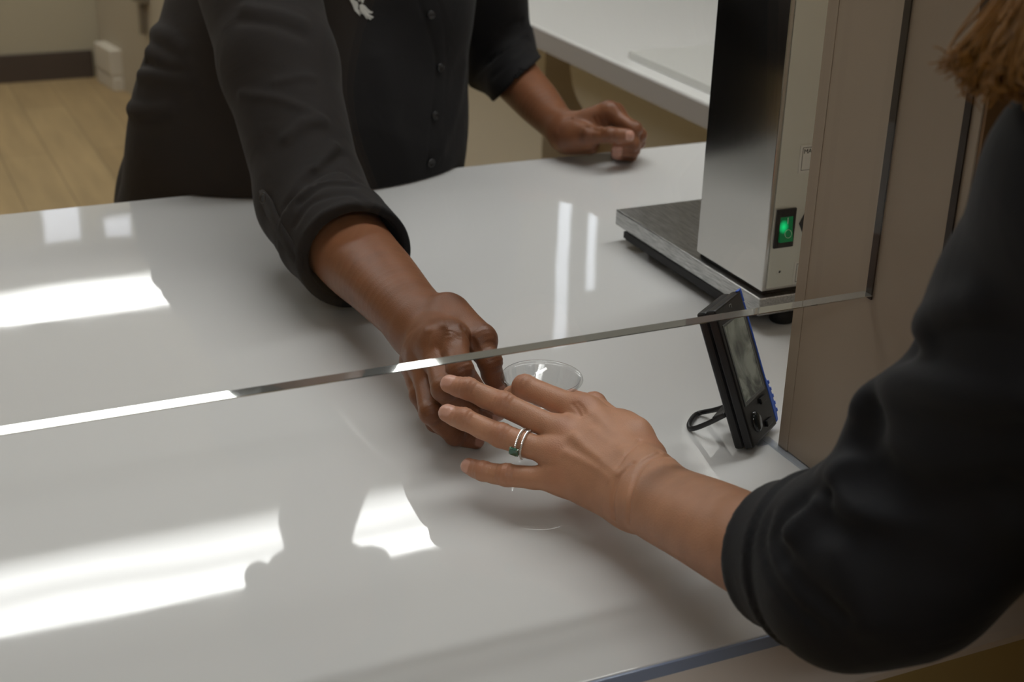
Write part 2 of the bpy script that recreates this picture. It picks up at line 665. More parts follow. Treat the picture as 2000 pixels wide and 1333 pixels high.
# ------------------------------------------------------------------ partition post on the counter at the right
PX = 0.6465
post = struct('wall_partition', (PX, 0.690, ZC + .0005), (XR - .01, 0.858, ZT - .0005), M_taupe, 0.0015)
M_brown = mat('brown_end_face', srgb(128, 96, 62), 0.5)
struct('trim_1', (PX - .0004, 0.846, ZC + .0005), (PX + .0010, 0.8582, ZT - .001), M_taupe)
M_dark = mat('dark_bronze_channel', srgb(46, 34, 26), 0.45)
struct('trim_2', (PX - .0014, 0.7690, ZC + .1600), (PX - .0002, 0.7755, ZT), M_dark)
struct('trim_3', (PX - .0014, 0.6990, ZC + .0005), (PX - .0002, 0.7050, ZT), M_dark)
struct('trim_4', (PX + .001, 0.687, ZC + .0005), (XR - .02, 0.6898, ZT), M_brown)

# ------------------------------------------------------------------ acrylic screen with a polished lower edge
M_acr = clear_mat('clear_acrylic')


def edge_mat():
    m = bpy.data.materials.new('polished_acrylic_edge')
    m.use_nodes = True
    p = m.node_tree.nodes['Principled BSDF']
    p.inputs['Base Color'].default_value = (0.72, 0.74, 0.72, 1)
    p.inputs['Metallic'].default_value = 0.85
    p.inputs['Roughness'].default_value = 0.03
    return m


ZA = ZC + .1632
scr = empty('acrylic_screen', (-0.45, 0.772, ZA))
tag(scr, 'clear acrylic sneeze screen hanging above the counter, its polished lower edge crossing the picture', 'screen')
box('sheet', (-1.70, 0.7672, ZA), (PX - .0016, 0.7768, 2.45), M_acr, scr)
bm = bmesh.new()
add_prism(bm, [(-1.70, 0.7674, ZA + .0002), (-1.70, 0.7766, ZA + .0002), (-1.70, 0.7766, ZA + .00105), (-1.70, 0.7674, ZA + .00082)], V3(PX - .0018 + 1.70, 0, 0))
from_bm('lower_edge', bm, edge_mat(), scr)
struct('trim_5', (-1.78, 0.74, ZC), (-1.70, 0.80, ZT), M_taupe)
struct('trim_6', (-1.70, 0.762, 2.45), (PX - .004, 0.782, 2.475), M_dark)

# clear base strip at the foot of the post
bm = bmesh.new()
add_box(bm, (PX - .0075, 0.70, ZC + .0003), (PX - .0004, 0.872, ZC + .0022), 0.0006)
add_box(bm, (PX - .0170, 0.862, ZC + .0003), (PX - .0076, 0.8725, ZC + .0016), 0.0006)
M_strip = clear_mat('clear_strip_plastic', (0.90, 0.92, 0.95, 1), 0.08, base=0.03)
tag(from_bm('plastic_base_strip', bm, M_strip), 'clear plastic strip along the foot of the taupe partition', 'strip')

# ------------------------------------------------------------------ back desk
dz = ZC - .06
desk = empty('back_desk', (1.75, 2.8, 0))
tag(desk, 'pale grey desk with a thick front edge behind the counter at the right', 'desk')
M_desk = mat('pale_grey_worktop', srgb(226, 226, 224), 0.22)
M_deskedge = mat('grey_edge_band', srgb(176, 172, 170), 0.4)
box('worktop', (1.318, 1.78, dz - .0435), (2.25, 4.2, dz), M_desk, desk, 0.003)
box('edge_band', (1.3155, 1.78, dz - .0430), (1.3178, 4.2, dz - .004), M_deskedge, desk)
M_tan = mat('tan_panel', srgb(216, 208, 190), 0.5)
# side panel with a curved left edge
def onX(x, y, X): return plane_hit(x, y, 0, X)
cur = [onX(x, y, 1.42) for x, y in ((1113, 112), (1114, 135), (1117, 160), (1124, 187), (1137, 211), (1156, 232), (1185, 252), (1225, 268))]
zt = dz - .045
out = [(1.42, c[1], c[2]) for c in cur]
out[0] = (1.42, out[0][1] , zt)
out += [(1.42, out[-1][1] - .12, out[-1][2] - .10), (1.42, out[-1][1] - .16, 0.0), (1.42, 1.84, 0.0), (1.42, 1.84, zt)]
bm = bmesh.new()
add_prism(bm, out, V3(0.025, 0, 0))
tag(from_bm('curved_side_panel', bm, M_tan, desk), 'tan panel with a curved edge')
M_wood = mat('brown_woodgrain', srgb(190, 168, 140), 0.5, var=0.35, vscale=5, stretch=(1, 0.7, 9))
tag(box('wood_panel', (1.60, 1.9, 0.0), (1.62, 4.1, zt), M_wood, desk), 'brown wood-grain panel')
q0, q1 = onX(880, 250, 1.46), onX(1060, 250, 1.46)
tag(box('tan_drawer_front', (1.46, min(q0[1], q1[1]), 0.0), (1.595, max(q0[1], q1[1]), zt), M_tan, desk), 'tan front')

bm = bmesh.new()
add_box(bm, (1.352, 1.86, dz + .0003), (1.72, 2.385, dz + .0150), 0.0015)
brd = from_bm('writing_board', bm, mat('white_board', srgb(212, 212, 208), 0.3))
tag(brd, 'thin flat white board lying on the pale desk near the steel machine', 'board')

# ------------------------------------------------------------------ white cabinet in the back corner
cab = empty('cabinet', (1.3, 5.6, 0))
tag(cab, 'off-white cabinet with a stepped corner foot beside the dark baseboard', 'cabinet')
M_cab = mat('off_white_cabinet', srgb(178, 168, 148), 0.55)
bm = bmesh.new()
ang = [(1.022, 6.296), (1.125, 5.62), (1.30, 4.72), (1.62, 4.72), (1.62, 6.296)]
add_prism(bm, [(x, y, 0.0) for x, y in ang], V3(0, 0, 1.30))
from_bm('body', bm, M_cab, cab)
bm = bmesh.new()
M_foot = mat('white_foot', srgb(206, 198, 182), 0.5)
Mf = Matrix.Translation((1.01, 6.12, 0)) @ Matrix.Rotation(math.radians(8), 4, 'Z')
add_box(bm, (-.008, -.10, 0.062), (.052, .10, 0.165), 0.006, 0, Mf)
add_box(bm, (.000, -.095, 0.050), (.05, .095, 0.062), 0.0, 0, Mf)
add_box(bm, (-.004, -.105, 0.0), (.052, .105, 0.050), 0.004, 0, Mf)
from_bm('stepped_foot', bm, M_foot, cab)
bm = bmesh.new()
M_pull = mat('grey_pull', srgb(112, 102, 86), 0.4)
ca, cb = V3(1.125, 5.62, 0), V3(1.30, 4.72, 0)
cn = np.array([ca[1] - cb[1], cb[0] - ca[0], 0.0]) * -1
cn = cn / np.linalg.norm(cn)
hits = []
for px_ in ((281, 4), (277, 62)):
    d_ = ray(*px_)
    hits.append(EYE + d_ * (((ca - EYE) @ cn) / (d_ @ cn)))
ct = (cb - ca) / np.linalg.norm(cb - ca)
Mh = Matrix(((ct[0], cn[0], 0, hits[0][0]), (ct[1], cn[1], 0, hits[0][1]), (0, 0, 1, 0), (0, 0, 0, 1)))
add_box(bm, (-.012, .001, float(hits[1][2])), (.012, .022, float(hits[0][2])), 0.002, 0, Mh)
add_box(bm, (-.050, .001, float(hits[0][2]) + .0004), (.050, .030, float(hits[0][2]) + .06), 0.003, 0, Mh)
from_bm('pull_handle', bm, M_pull, cab)
# ------------------------------------------------------------------ stainless steel machine
def steel_mat(name, stretch, rough, col=(0.60, 0.585, 0.56, 1), metal=1.0, var=0.0):
    m = mat(name, col, rough, metal, stretch=stretch, var=var, vscale=160)
    nt = m.node_tree
    p = nt.nodes['Principled BSDF']
    mp = nt.nodes['Mapping']
    n = nt.nodes.new('ShaderNodeTexNoise')
    n.inputs['Scale'].default_value = 260
    n.inputs['Detail'].default_value = 6
    nt.links.new(mp.outputs['Vector'], n.inputs['Vector'])
    b = nt.nodes.new('ShaderNodeBump')
    b.inputs['Strength'].default_value = 0.03
    b.inputs['Distance'].default_value = 0.0003
    nt.links.new(n.outputs['Fac'], b.inputs['Height'])
    nt.links.new(b.outputs['Normal'], p.inputs['Normal'])
    r = nt.nodes.new('ShaderNodeMapRange')
    r.inputs[1].default_value, r.inputs[2].default_value = 0.3, 0.7
    r.inputs[3].default_value, r.inputs[4].default_value = rough * 0.9, rough * 1.12
    nt.links.new(n.outputs['Fac'], r.inputs[0])
    nt.links.new(r.outputs[0], p.inputs['Roughness'])
    return m


def text_mesh(body, size, M, m, parent, name, extrude=0.0001, align='LEFT'):
    c = bpy.data.curves.new(name, 'FONT')
    c.body, c.size, c.extrude, c.align_x = body, size, extrude, align
    o = bpy.data.objects.new(name, c)
    COL.objects.link(o)
    bpy.context.view_layer.update()
    me = bpy.data.meshes.new_from_object(o.evaluated_get(bpy.context.evaluated_depsgraph_get()))
    bpy.data.objects.remove(o)
    me.transform(M)
    return link(name, me, m, parent)


mach = empty('steel_machine', (0.89, 1.20, ZC))
tag(mach, 'brushed stainless steel machine with a lit green rocker switch standing on the counter', 'machine')
S_side = steel_mat('steel_side_brush', (5, 5, 0.06), 0.13)
S_face = steel_mat('steel_face', (6, 6, 0.5), 0.42, (0.74, 0.755, 0.68, 1), 0.45)
S_tray = steel_mat('steel_tray_brush', (7, 0.35, 7), 0.3, (0.50, 0.50, 0.49, 1), 1.0, 0.5)
M_rubber = mat('black_rubber', srgb(26, 25, 24), 0.6)
bx0, bx1, by0, by1, bz0, bz1 = 0.7625, 1.06, 1.0645, 1.182, ZC + .0405, ZC + .46
box('body', (bx0, by0, bz0), (bx1, by1, bz1), S_side, mach, 0.0012)
box('gasket', (bx0 + .003, by0 + .003, ZC + .0365), (bx1 - .003, by1 - .003, bz0 - .0003), M_rubber, mach)
# front plate, let in behind a narrow return of the side
box('front_plate', (bx0 + .0042, by0 - .0012, bz0 + .003), (bx1 - .004, by0 - .0002, bz1 - .004), S_face, mach, 0.0004)
tr = link_tray = None
bm = bmesh.new()
add_box(bm, (0.757, 1.0585, ZC + .0185), (1.07, 1.342, ZC + .0363), 0.0016)
tray = from_bm('base_tray', bm, S_tray, mach)
bm = bmesh.new()
add_box(bm, (0.7555, 1.090, ZC + .0105), (0.772, 1.320, ZC + .0182), 0.001)
add_box(bm, (0.7585, 1.090, ZC + .0075), (0.770, 1.320, ZC + .0105), 0.001)
from_bm('rubber_rail', bm, M_rubber, mach)
for (fx, fy) in ((0.800, 1.080), (1.035, 1.080), (0.800, 1.318), (1.035, 1.318)):
    bm = bmesh.new()
    add_lathe(bm, [(0, ZC + .0003), (.011, ZC + .0003), (.012, ZC + .002), (.0105, ZC + .0183), (0, ZC + .0183)], Matrix.Translation((fx, fy, 0)), 24)
    from_bm('foot', bm, M_rubber, mach)
FY = by0 - .0012


def fp(x, y): return plane_hit(x, y, 1, FY)


# rocker switch
a, b = fp(1517, 410), fp(1546, 480)
sx0, sx1, sz0, sz1 = float(a[0]), float(b[0]), float(b[2]), float(a[2])
bm = bmesh.new()
fr = 0.0022
sW, sH = sx1 - sx0, sz1 - sz0
kx0, kx1, kz0, kz1 = sx0 + sW * .19, sx1 - sW * .13, sz0 + sH * .17, sz1 - sH * .20
for lo, hi in (((sx0, FY - .0022, sz0), (kx0, FY - .0001, sz1)), ((kx1, FY - .0022, sz0), (sx1, FY - .0001, sz1)),
               ((kx0, FY - .0022, sz0), (kx1, FY - .0001, kz0)), ((kx0, FY - .0022, kz1), (kx1, FY - .0001, sz1))):
    add_box(bm, lo, hi, 0.0003)
sw = from_bm('switch_frame', bm, M_black, mach)


def green_mat():
    m = bpy.data.materials.new('lit_green_rocker')
    m.use_nodes = True
    nt = m.node_tree
    p = nt.nodes['Principled BSDF']
    p.inputs['Base Color'].default_value = (0.005, 0.16, 0.06, 1)
    p.inputs['Roughness'].default_value = 0.15
    tc = nt.nodes.new('ShaderNodeTexCoord')
    mp = nt.nodes.new('ShaderNodeMapping')
    mp.inputs['Location'].default_value = (-0.30 * 2.4, 0, -0.60 * 3.4)
    mp.inputs['Scale'].default_value = (2.4, 0.0, 3.4)
    g = nt.nodes.new('ShaderNodeTexGradient')
    g.gradient_type = 'SPHERICAL'
    nt.links.new(tc.outputs['Generated'], mp.inputs[0])
    nt.links.new(mp.outputs[0], g.inputs[0])
    ml = nt.nodes.new('ShaderNodeMath')
    ml.operation = 'MULTIPLY_ADD'
    ml.inputs[1].default_value = 2.0
    ml.inputs[2].default_value = 0.10
    nt.links.new(g.outputs['Fac'], ml.inputs[0])
    p.inputs['Emission Color'].default_value = (0.0, 0.32, 0.09, 1)
    nt.links.new(ml.outputs[0], p.inputs['Emission Strength'])
    return m


zm = (kz0 + kz1) / 2
bm = bmesh.new()
add_prism(bm, [(kx0, FY - .0002, kz0), (kx0, FY - .0052, kz0), (kx0, FY - .0024, zm), (kx0, FY - .0014, kz1), (kx0, FY - .0002, kz1)], V3(kx1 - kx0, 0, 0))
rk = from_bm('green_rocker', bm, green_mat(), sw)
M_mark = mat('pale_print', srgb(210, 235, 215), 0.5)
bm = bmesh.new()
xm = kx0 * .42 + kx1 * .58
add_box(bm, (xm - .0003, FY - .0025, zm + (kz1 - zm) * .42), (xm + .0003, FY - .0015, kz1 - (kz1 - zm) * .08))
rr = (kx1 - kx0) * .26
zc_ = kz0 + (zm - kz0) * .62
yo = lambda z: FY - .0024 - .0028 * (zm - z) / (zm - kz0) - .0002
add_tube(bm, [(xm + .0008 + rr * math.cos(t), yo(zc_ + rr * math.sin(t)), zc_ + rr * math.sin(t)) for t in np.linspace(0, 2 * math.pi, 25)[:-1]], 0.00028, 6, True)
from_bm('switch_mark', bm, M_mark, sw)
# printed labels, partly hidden by the partition
M_label = mat('label_paper', srgb(226, 226, 218), 0.5)
M_ink = mat('label_ink', srgb(40, 38, 36), 0.6)


def label_plate(x0, z0, x1, z1, txt, size, inset):
    lb = box('printed_label', (x0, FY - .0005, z0), (x1, FY - .0001, z1), M_label, mach)
    bm = bmesh.new()
    t = 0.0004
    fx0, fx1, fz0, fz1 = x0 + inset, x1 - inset, z0 + inset, z1 - inset * .7
    for lo, hi in (((fx0, FY - .0007, fz0), (fx1, FY - .00055, fz0 + t)), ((fx0, FY - .0007, fz1 - t), (fx1, FY - .00055, fz1)),
                   ((fx0, FY - .0007, fz0), (fx0 + t, FY - .00055, fz1)), ((fx1 - t, FY - .0007, fz0), (fx1, FY - .00055, fz1))):
        add_box(bm, lo, hi)
    from_bm('label_border', bm, M_ink, lb)
    if txt:
        text_mesh(txt, size, Matrix.Translation((fx0 + .0012, FY - .0006, fz1 - size * .95)) @ Matrix.Rotation(math.pi / 2, 4, 'X'), M_ink, lb, 'label_print')


a, b = fp(1564, 285), fp(1560, 339)
label_plate(float(a[0]), float(b[2]), float(a[0]) + .05, float(a[2]), 'MA', 0.0062, 0.0026)
a, b = fp(1550, 513), fp(1547, 556)
label_plate(float(b[0]), float(b[2]), float(b[0]) + .03, float(a[2]), '', 0.004, 0.0024)
# screw
c = fp(1522, 531)
bm = bmesh.new()
Ms = Matrix.Translation((float(c[0]), FY, float(c[2]))) @ Matrix.Rotation(math.pi / 2, 4, 'X')
add_lathe(bm, [(.0013, .0004), (.0016, .0012), (.0030, .0010), (.0034, .0002)], Ms, 20)
add_lathe(bm, [(0, .0003), (.0013, .0003)], Ms, 20, mat=1)
from_bm('screw', bm, [S_face, M_black], mach)
# black knob with a diamond skirt
a, b, c = fp(1576, 385), fp(1560, 437), fp(1567, 482)
kc = (float(b[0]) + .019, FY, float(b[2]))
bm = bmesh.new()
add_lathe(bm, [(0, .0025), (.017, .002), (.019, .0002)], Matrix.Translation(kc) @ Matrix.Rotation(math.pi / 2, 4, 'X') @ Matrix.Scale(1.9, 4, (0, 1, 0)), 4)
for f in bm.faces: f.smooth = False
add_lathe(bm, [(0, .012), (.007, .012), (.008, .010), (.0085, .0015)], Matrix.Translation(kc) @ Matrix.Rotation(math.pi / 2, 4, 'X'), 28)
from_bm('control_knob', bm, M_black, mach)

# ------------------------------------------------------------------ handheld reader on its wire stand
TH = math.radians(21.8)
dv = V3(0.8176, 0.5758, 0)
nbv = V3(-0.5758, 0.8176, 0)
uv = nbv * math.sin(TH) + V3(0, 0, 1) * math.cos(TH)
tv = nbv * math.cos(TH) - V3(0, 0, 1) * math.sin(TH)
T, W, HH = 0.0172, 0.0525, 0.1165
org = V3(0.6077, 0.8630, ZC + .0004) - tv * T
DM = Matrix(((dv[0], tv[0], uv[0], org[0]), (dv[1], tv[1], uv[1], org[1]), (dv[2], tv[2], uv[2], org[2]), (0, 0, 0, 1)))
dev = empty('handheld_reader', (0.63, 0.88, ZC))
tag(dev, 'black handheld electronic reader with blue side trim leaning on its wire stand', 'reader')
bm = bmesh.new()
add_box(bm, (0, 0, 0), (W, T * .48, HH), 0.0022, 0, DM)
add_box(bm, (.0006, T * .48 + .0004, .0004), (W - .0006, T, HH - .0004), 0.0030, 0, DM)
from_bm('casing', bm, M_black, dev)
M_blue = mat('blue_trim', srgb(74, 112, 214), 0.4)
bm = bmesh.new()
add_box(bm, (W + .0002, -.0002, .022), (W + .0018, T * .4, HH - .0103), 0.0008, 0, DM)
add_box(bm, (W * .90, -.0003, HH + .0001), (W + .0020, T * .12, HH + .0010), 0.0004, 0, DM)
add_box(bm, (W + .0002, -.0002, HH - .010), (W + .0020, T * .12, HH + .0010), 0.0004, 0, DM)
prof = [(W + .0002, .002), (W + .0030, .003), (W + .0052, .010), (W + .0052, .026), (W + .0020, .040), (W + .0002, .042)]
add_prism(bm, [DM @ Vector((x, 0.0, z)) for x, z in prof], np.array(DM.to_3x3() @ Vector((0, T * .8, 0))))
for i in range(5):
    p0 = (W + .0054 - .0006 * max(0, i - 2), -.0004, .0105 + i * .0062)
    add_box(bm, (p0[0] - .001, -.0005, p0[2] - .0016), (p0[0] + .0016, T * .8, p0[2] + .0016), 0.0009, 0, DM)
from_bm('blue_side_trim', bm, M_blue, dev)
bm = bmesh.new()
for lo, hi in (((.0055, -.0006, .0335), (.0075, .0002, .1020)), ((.0450, -.0006, .0335), (.0470, .0002, .1020)),
               ((.0075, -.0006, .0335), (.0450, .0002, .0365)), ((.0075, -.0006, .1000), (.0450, .0002, .1020))):
    add_box(bm, lo, hi, 0.0002, 0, DM)
bez = from_bm('screen_bezel', bm, mat('grey_bezel', srgb(92, 94, 92), 0.25), dev)


def screen_mat():
    m = mat('display', srgb(112, 118, 112), 0.10)
    nt = m.node_tree
    p = nt.nodes['Principled BSDF']
    tc = nt.nodes['Texture Coordinate']
    n = nt.nodes.new('ShaderNodeTexNoise')
    n.inputs['Scale'].default_value = 28
    n.inputs['Detail'].default_value = 7
    n.inputs['Distortion'].default_value = 1.5
    nt.links.new(tc.outputs['Object'], n.inputs['Vector'])
    cr = nt.nodes.new('ShaderNodeValToRGB')
    cr.color_ramp.elements[0].position, cr.color_ramp.elements[0].color = 0.36, srgb(84, 88, 82)
    cr.color_ramp.elements[1].position, cr.color_ramp.elements[1].color = 0.56, srgb(160, 166, 154)
    nt.links.new(n.outputs['Fac'], cr.inputs[0])
    nt.links.new(cr.outputs[0], p.inputs['Base Color'])
    return m


box('screen', (.0075, -.00035, .0365), (.0450, .0003, .1000), screen_mat(), bez, 0, DM)
for (x0, z0, x1, z1) in ((.0310, .0255, .0420, .0305), (.0310, .0060, .0420, .0110)):
    box('button', (x0, -.0022, z0), (x1, -.0001, z1), M_black, dev, 0.0007, DM)
bm = bmesh.new()
add_lathe(bm, [(0, .0030), (.0045, .0028), (.0062, .0015), (.0066, .0001)], DM @ Matrix.Translation((.0175, 0, .0165)) @ Matrix.Rotation(math.pi / 2, 4, 'X') @ Matrix.Scale(1.35, 4, (0, 1, 0)), 32)
tag(from_bm('round_button', bm, mat('shiny_black', srgb(30, 34, 34), 0.1), dev), 'shiny oval button')
bm = bmesh.new()
M_logo = mat('grey_print', srgb(150, 152, 150), 0.5)
for lo, hi in (((.026, -.00025, .1105), (.0265, -.0001, .1125)), ((.0265, -.00025, .1120), (.030, -.0001, .1125)), ((.0295, -.00025, .1090), (.0300, -.0001, .1125)),
               ((.017, -.00025, .1050), (.0215, -.0001, .1056)), ((.023, -.00025, .1050), (.0275, -.0001, .1056)), ((.020, -.00025, .1064), (.026, -.0001, .1069))):
    add_box(bm, lo, hi, 0, 0, DM)
from_bm('front_print', bm, M_logo, dev)
# stand: flat loop reaching back from the lower half of the casing
h0, h1 = DM @ Vector((.004, T, .030)), DM @ Vector((.034, T, .030))
s0, s1 = V3(0.5925, 0.906, ZC + .0032), V3(0.6160, 0.9290, ZC + .0032)
mid0 = V3(*h0) * .45 + s0 * .55 + V3(0, 0, -.002)
mid1 = V3(*h1) * .45 + s1 * .55 + V3(0, 0, -.002)
bm = bmesh.new()
add_tube(bm, spline([V3(*h0), mid0, s0 + V3(0.0008, -.0015, 0), s0 * .75 + s1 * .25 + V3(-.0025, .0015, -.0004), s0 * .25 + s1 * .75 + V3(-.0025, .0015, -.0004), s1 + V3(-.0002, -.0015, 0), mid1, V3(*h1)], 7), 0.0021, 12)
add_prism(bm, [V3(*h0), V3(*h1), V3(*h1) * .62 + s1 * .38, V3(*h0) * .62 + s0 * .38], V3(0, 0, .0022))
from_bm('wire_stand', bm, M_black, dev)

# ------------------------------------------------------------------ clear plastic cup between the two hands
CUPZ = ZC + .060
cL, cR = at_z(979, 734, CUPZ), at_z(1138, 737, CUPZ)
cc = (cL + cR) / 2
cr_ = float(np.linalg.norm(cR - cL)) / 2
M_cup = clear_mat('clear_cup_plastic', (0.96, 0.965, 0.965, 1), 0.02, base=0.07)
bm = bmesh.new()
r1, hz = cr_, 0.036
prof = [(0.0001, CUPZ - hz + .0016), (r1 * .66, CUPZ - hz + .0016), (r1 * .70, CUPZ - hz), (r1 * .725, CUPZ - hz + .0006), (r1 * .93, CUPZ - .003), (r1 * .955, CUPZ - .0022),
        (r1 * 1.0, CUPZ - .0030), (r1 * 1.02, CUPZ - .0015), (r1 * 1.0, CUPZ), (r1 * .95, CUPZ), (r1 * .925, CUPZ - .0012), (r1 * .715, CUPZ - hz + .0022), (0.0001, CUPZ - hz + .0023)]
add_lathe(bm, prof, Matrix.Translation((float(cc[0]), float(cc[1]), 0)), 72)
cup = from_bm('plastic_cup', bm, M_cup)
tag(cup, 'small clear round plastic cup held between the two reaching hands', 'cup')
print('cup centre', cc, 'r', cr_)
# ------------------------------------------------------------------ hands
def unit(v): return v / np.linalg.norm(v)


class Finger:
    "joints (x, y, w) in photograph pixels + metres from the lens; radii in mm at those joints"
    def __init__(s, joints, radii, dorsal, nail=True, nw=0.0060, nl=0.0125, roll=0.0):
        s.P = [U(*j) for j in joints]
        s.R = [r * 1e-3 for r in radii]
        # dorsal side carried along the bends
        n = unit(dorsal)
        t = unit(s.P[1] - s.P[0])
        n = unit(n - t * (n @ t))
        s.N = [n]
        for i in range(1, len(s.P) - 1):
            t2 = unit(s.P[i + 1] - s.P[i])
            ax = np.cross(t, t2)
            sn, cs = np.linalg.norm(ax), float(t @ t2)
            if sn > 1e-6:
                k = ax / sn
                n = n * cs + np.cross(k, n) * sn + k * (k @ n) * (1 - cs)
            t = t2
            n = unit(n - t * (n @ t))
            s.N.append(n)
        if roll:
            k = t
            n = n * math.cos(roll) + np.cross(k, n) * math.sin(roll)
        s.tip_t, s.tip_n = t, n
        s.tip_s = np.cross(t, n)
        s.nail = nail
        s.nw, s.nl = nw, nl

    def sd(s, P):
        d = None
        m = len(s.P)
        for i in range(m - 1):
            a, b, ra, rb = s.P[i], s.P[i + 1], s.R[i], s.R[i + 1]
            n = s.N[i]
            mid = (a + b) / 2 - n * 0.0006
            rm = (ra + rb) / 2 * (0.955 if i < m - 2 else 1.0)
            fl = 0.9
            q = np.minimum(cone(P, a, mid, ra, rm, n, fl), cone(P, mid, b, rm, rb, n, fl))
            d = q if d is None else smin(d, q, 0.0022)
        # soft pads on the palm side, knuckle on the back
        for i in range(1, m - 1):
            d = smin(d, ball(P, s.P[i] + s.N[i] * s.R[i] * 0.22, s.R[i] * 0.86), 0.003)
        for i in range(0, m - 1):
            c = (s.P[i] + s.P[i + 1]) / 2 - s.N[i] * s.R[i + 1] * 0.28
            d = smin(d, ball(P, c, s.R[i + 1] * 0.84), 0.004)
        if s.nail:
            msk = s.nailmask(P)
            d = d + 0.00030 * np.clip((msk[1] - 0.30) * 4, 0, 1) * np.clip((1.35 - msk[1]) * 4, 0, 1) - 0.00025 * msk[0]
        # wrinkles over the finger joints
        for i in range(1, m - 1):
            j, n = s.P[i], s.N[i]
            tt = unit(s.P[i + 1] - s.P[i - 1])
            q = P - j
            u = q @ tt
            near = np.exp(-(np.einsum('ij,ij->i', q, q)) / (s.R[i] * 1.15) ** 2) * np.clip((q @ n) / s.R[i] * 1.5, 0, 1)
            d = d + near * 0.00042 * np.cos(u / 0.0036 * 2 * math.pi)
        return d

    def nailmask(s, P):
        q = P - (s.P[-1] + s.tip_t * s.R[-1] * 1.05)
        u = -(q @ s.tip_t)
        v = q @ s.tip_s
        w = q @ s.tip_n
        L = s.nl
        r = np.sqrt(((u - L * .5) / (L * .5)) ** 4 + (v / s.nw) ** 4) ** 0.5
        up = (w > s.R[-1] * 0.15).astype(float)
        mk = np.clip((1.0 - r) * 9, 0, 1) * up * np.where(u < s.nl * .16, 1.0, 0.72)
        return mk, np.where(up > 0, r, 9.0)


class Hand:
    def __init__(s, fingers, palm, arm, k=0.009):
        "palm: list of (a, b, ra, rb, n, flat); arm: (points, radii, n, flat) smoothed from wrist to elbow"
        s.F, s.palm, s.k = fingers, palm, k
        pts, rad, s.an, s.afl = arm
        q = spline([np.append(p, r) for p, r in zip(pts, rad)], 6)
        s.arm = [(a[:3], b[:3], a[3], b[3]) for a, b in zip(q[:-1], q[1:])]

    def sd(s, P):
        d = None
        for a, b, ra, rb, n, fl in s.palm:
            q = cone(P, a, b, ra, rb, n, fl)
            d = q if d is None else smin(d, q, 0.012)
        da = None
        for a, b, ra, rb in s.arm:
            q = cone(P, a, b, ra, rb, s.an, s.afl)
            da = q if da is None else np.minimum(da, q)
        d = smin(d, da, 0.016)
        df = None
        for f in s.F:
            q = f.sd(P)
            df = q if df is None else smin(df, q, 0.0012)
        return smin(d, df, s.k)

    def attrs(s, P):
        nail = np.zeros(len(P))
        tipw = np.zeros(len(P))
        kn = np.zeros(len(P))
        for f in s.F:
            d = np.linalg.norm(P - f.P[-1], axis=1)
            ok = d < 0.016
            if f.nail:
                mk, r = f.nailmask(P)
                nail = np.maximum(nail, np.where(ok, mk, 0))
            tipw = np.maximum(tipw, np.exp(-(d / 0.012) ** 2))
            for i in range(0, len(f.P) - 1):
                kn = np.maximum(kn, np.exp(-(np.linalg.norm(P - f.P[i] - f.N[i] * f.R[i] * .8, axis=1) / (f.R[i] * .9)) ** 2))
        return nail, tipw, kn


def skin_mat(name, base, dark, tip, nailc, rough=0.45, mott=0.10):
    m = bpy.data.materials.new(name)
    m.use_nodes = True
    nt = m.node_tree
    p = nt.nodes['Principled BSDF']
    p.inputs['Roughness'].default_value = rough
    p.inputs['Specular IOR Level'].default_value = 0.4
    p.inputs['Subsurface Weight'].default_value = 0.12
    p.inputs['Subsurface Radius'].default_value = (1.0, 0.4, 0.2)
    p.inputs['Subsurface Scale'].default_value = 0.004

    def mix(fac, a, b, blend='MIX'):
        x = nt.nodes.new('ShaderNodeMix')
        x.data_type, x.blend_type = 'RGBA', blend
        if isinstance(fac, float): x.inputs[0].default_value = fac
        else: nt.links.new(fac, x.inputs[0])
        for s, v in ((6, a), (7, b)):
            if isinstance(v, tuple): x.inputs[s].default_value = v
            else: nt.links.new(v, x.inputs[s])
        return x.outputs[2]

    def attr(n, k):
        a = nt.nodes.new('ShaderNodeAttribute')
        a.attribute_name = n
        ml = nt.nodes.new('ShaderNodeMath')
        ml.operation = 'MULTIPLY'
        ml.inputs[1].default_value = k
        nt.links.new(a.outputs['Fac'], ml.inputs[0])
        return ml.outputs[0]
    tc = nt.nodes.new('ShaderNodeTexCoord')
    n = nt.nodes.new('ShaderNodeTexNoise')
    n.inputs['Scale'].default_value = 55
    n.inputs['Detail'].default_value = 6
    nt.links.new(tc.outputs['Object'], n.inputs['Vector'])
    r = nt.nodes.new('ShaderNodeMapRange')
    r.inputs[1].default_value, r.inputs[2].default_value = 0.3, 0.7
    r.inputs[3].default_value, r.inputs[4].default_value = 1 - mott, 1 + mott
    nt.links.new(n.outputs['Fac'], r.inputs[0])
    c = mix(attr('knuckle', 0.55), base, dark)
    c = mix(attr('fingertip', 0.45), c, tip)
    c = mix(1.0, c, r.outputs[0], 'MULTIPLY')
    c = mix(attr('nail', 1.0), c, nailc)
    nt.links.new(c, p.inputs['Base Color'])
    rg = nt.nodes.new('ShaderNodeMapRange')
    rg.inputs[3].default_value, rg.inputs[4].default_value = rough, 0.25
    a = nt.nodes.new('ShaderNodeAttribute')
    a.attribute_name = 'nail'
    nt.links.new(a.outputs['Fac'], rg.inputs[0])
    nt.links.new(rg.outputs[0], p.inputs['Roughness'])
    v = nt.nodes.new('ShaderNodeTexVoronoi')
    v.inputs['Scale'].default_value = 900
    nt.links.new(tc.outputs['Object'], v.inputs['Vector'])
    b = nt.nodes.new('ShaderNodeBump')
    b.inputs['Strength'].default_value = 0.25
    b.inputs['Distance'].default_value = 0.0004
    nt.links.new(v.outputs['Distance'], b.inputs['Height'])
    nt.links.new(b.outputs['Normal'], p.inputs['Normal'])
    return m


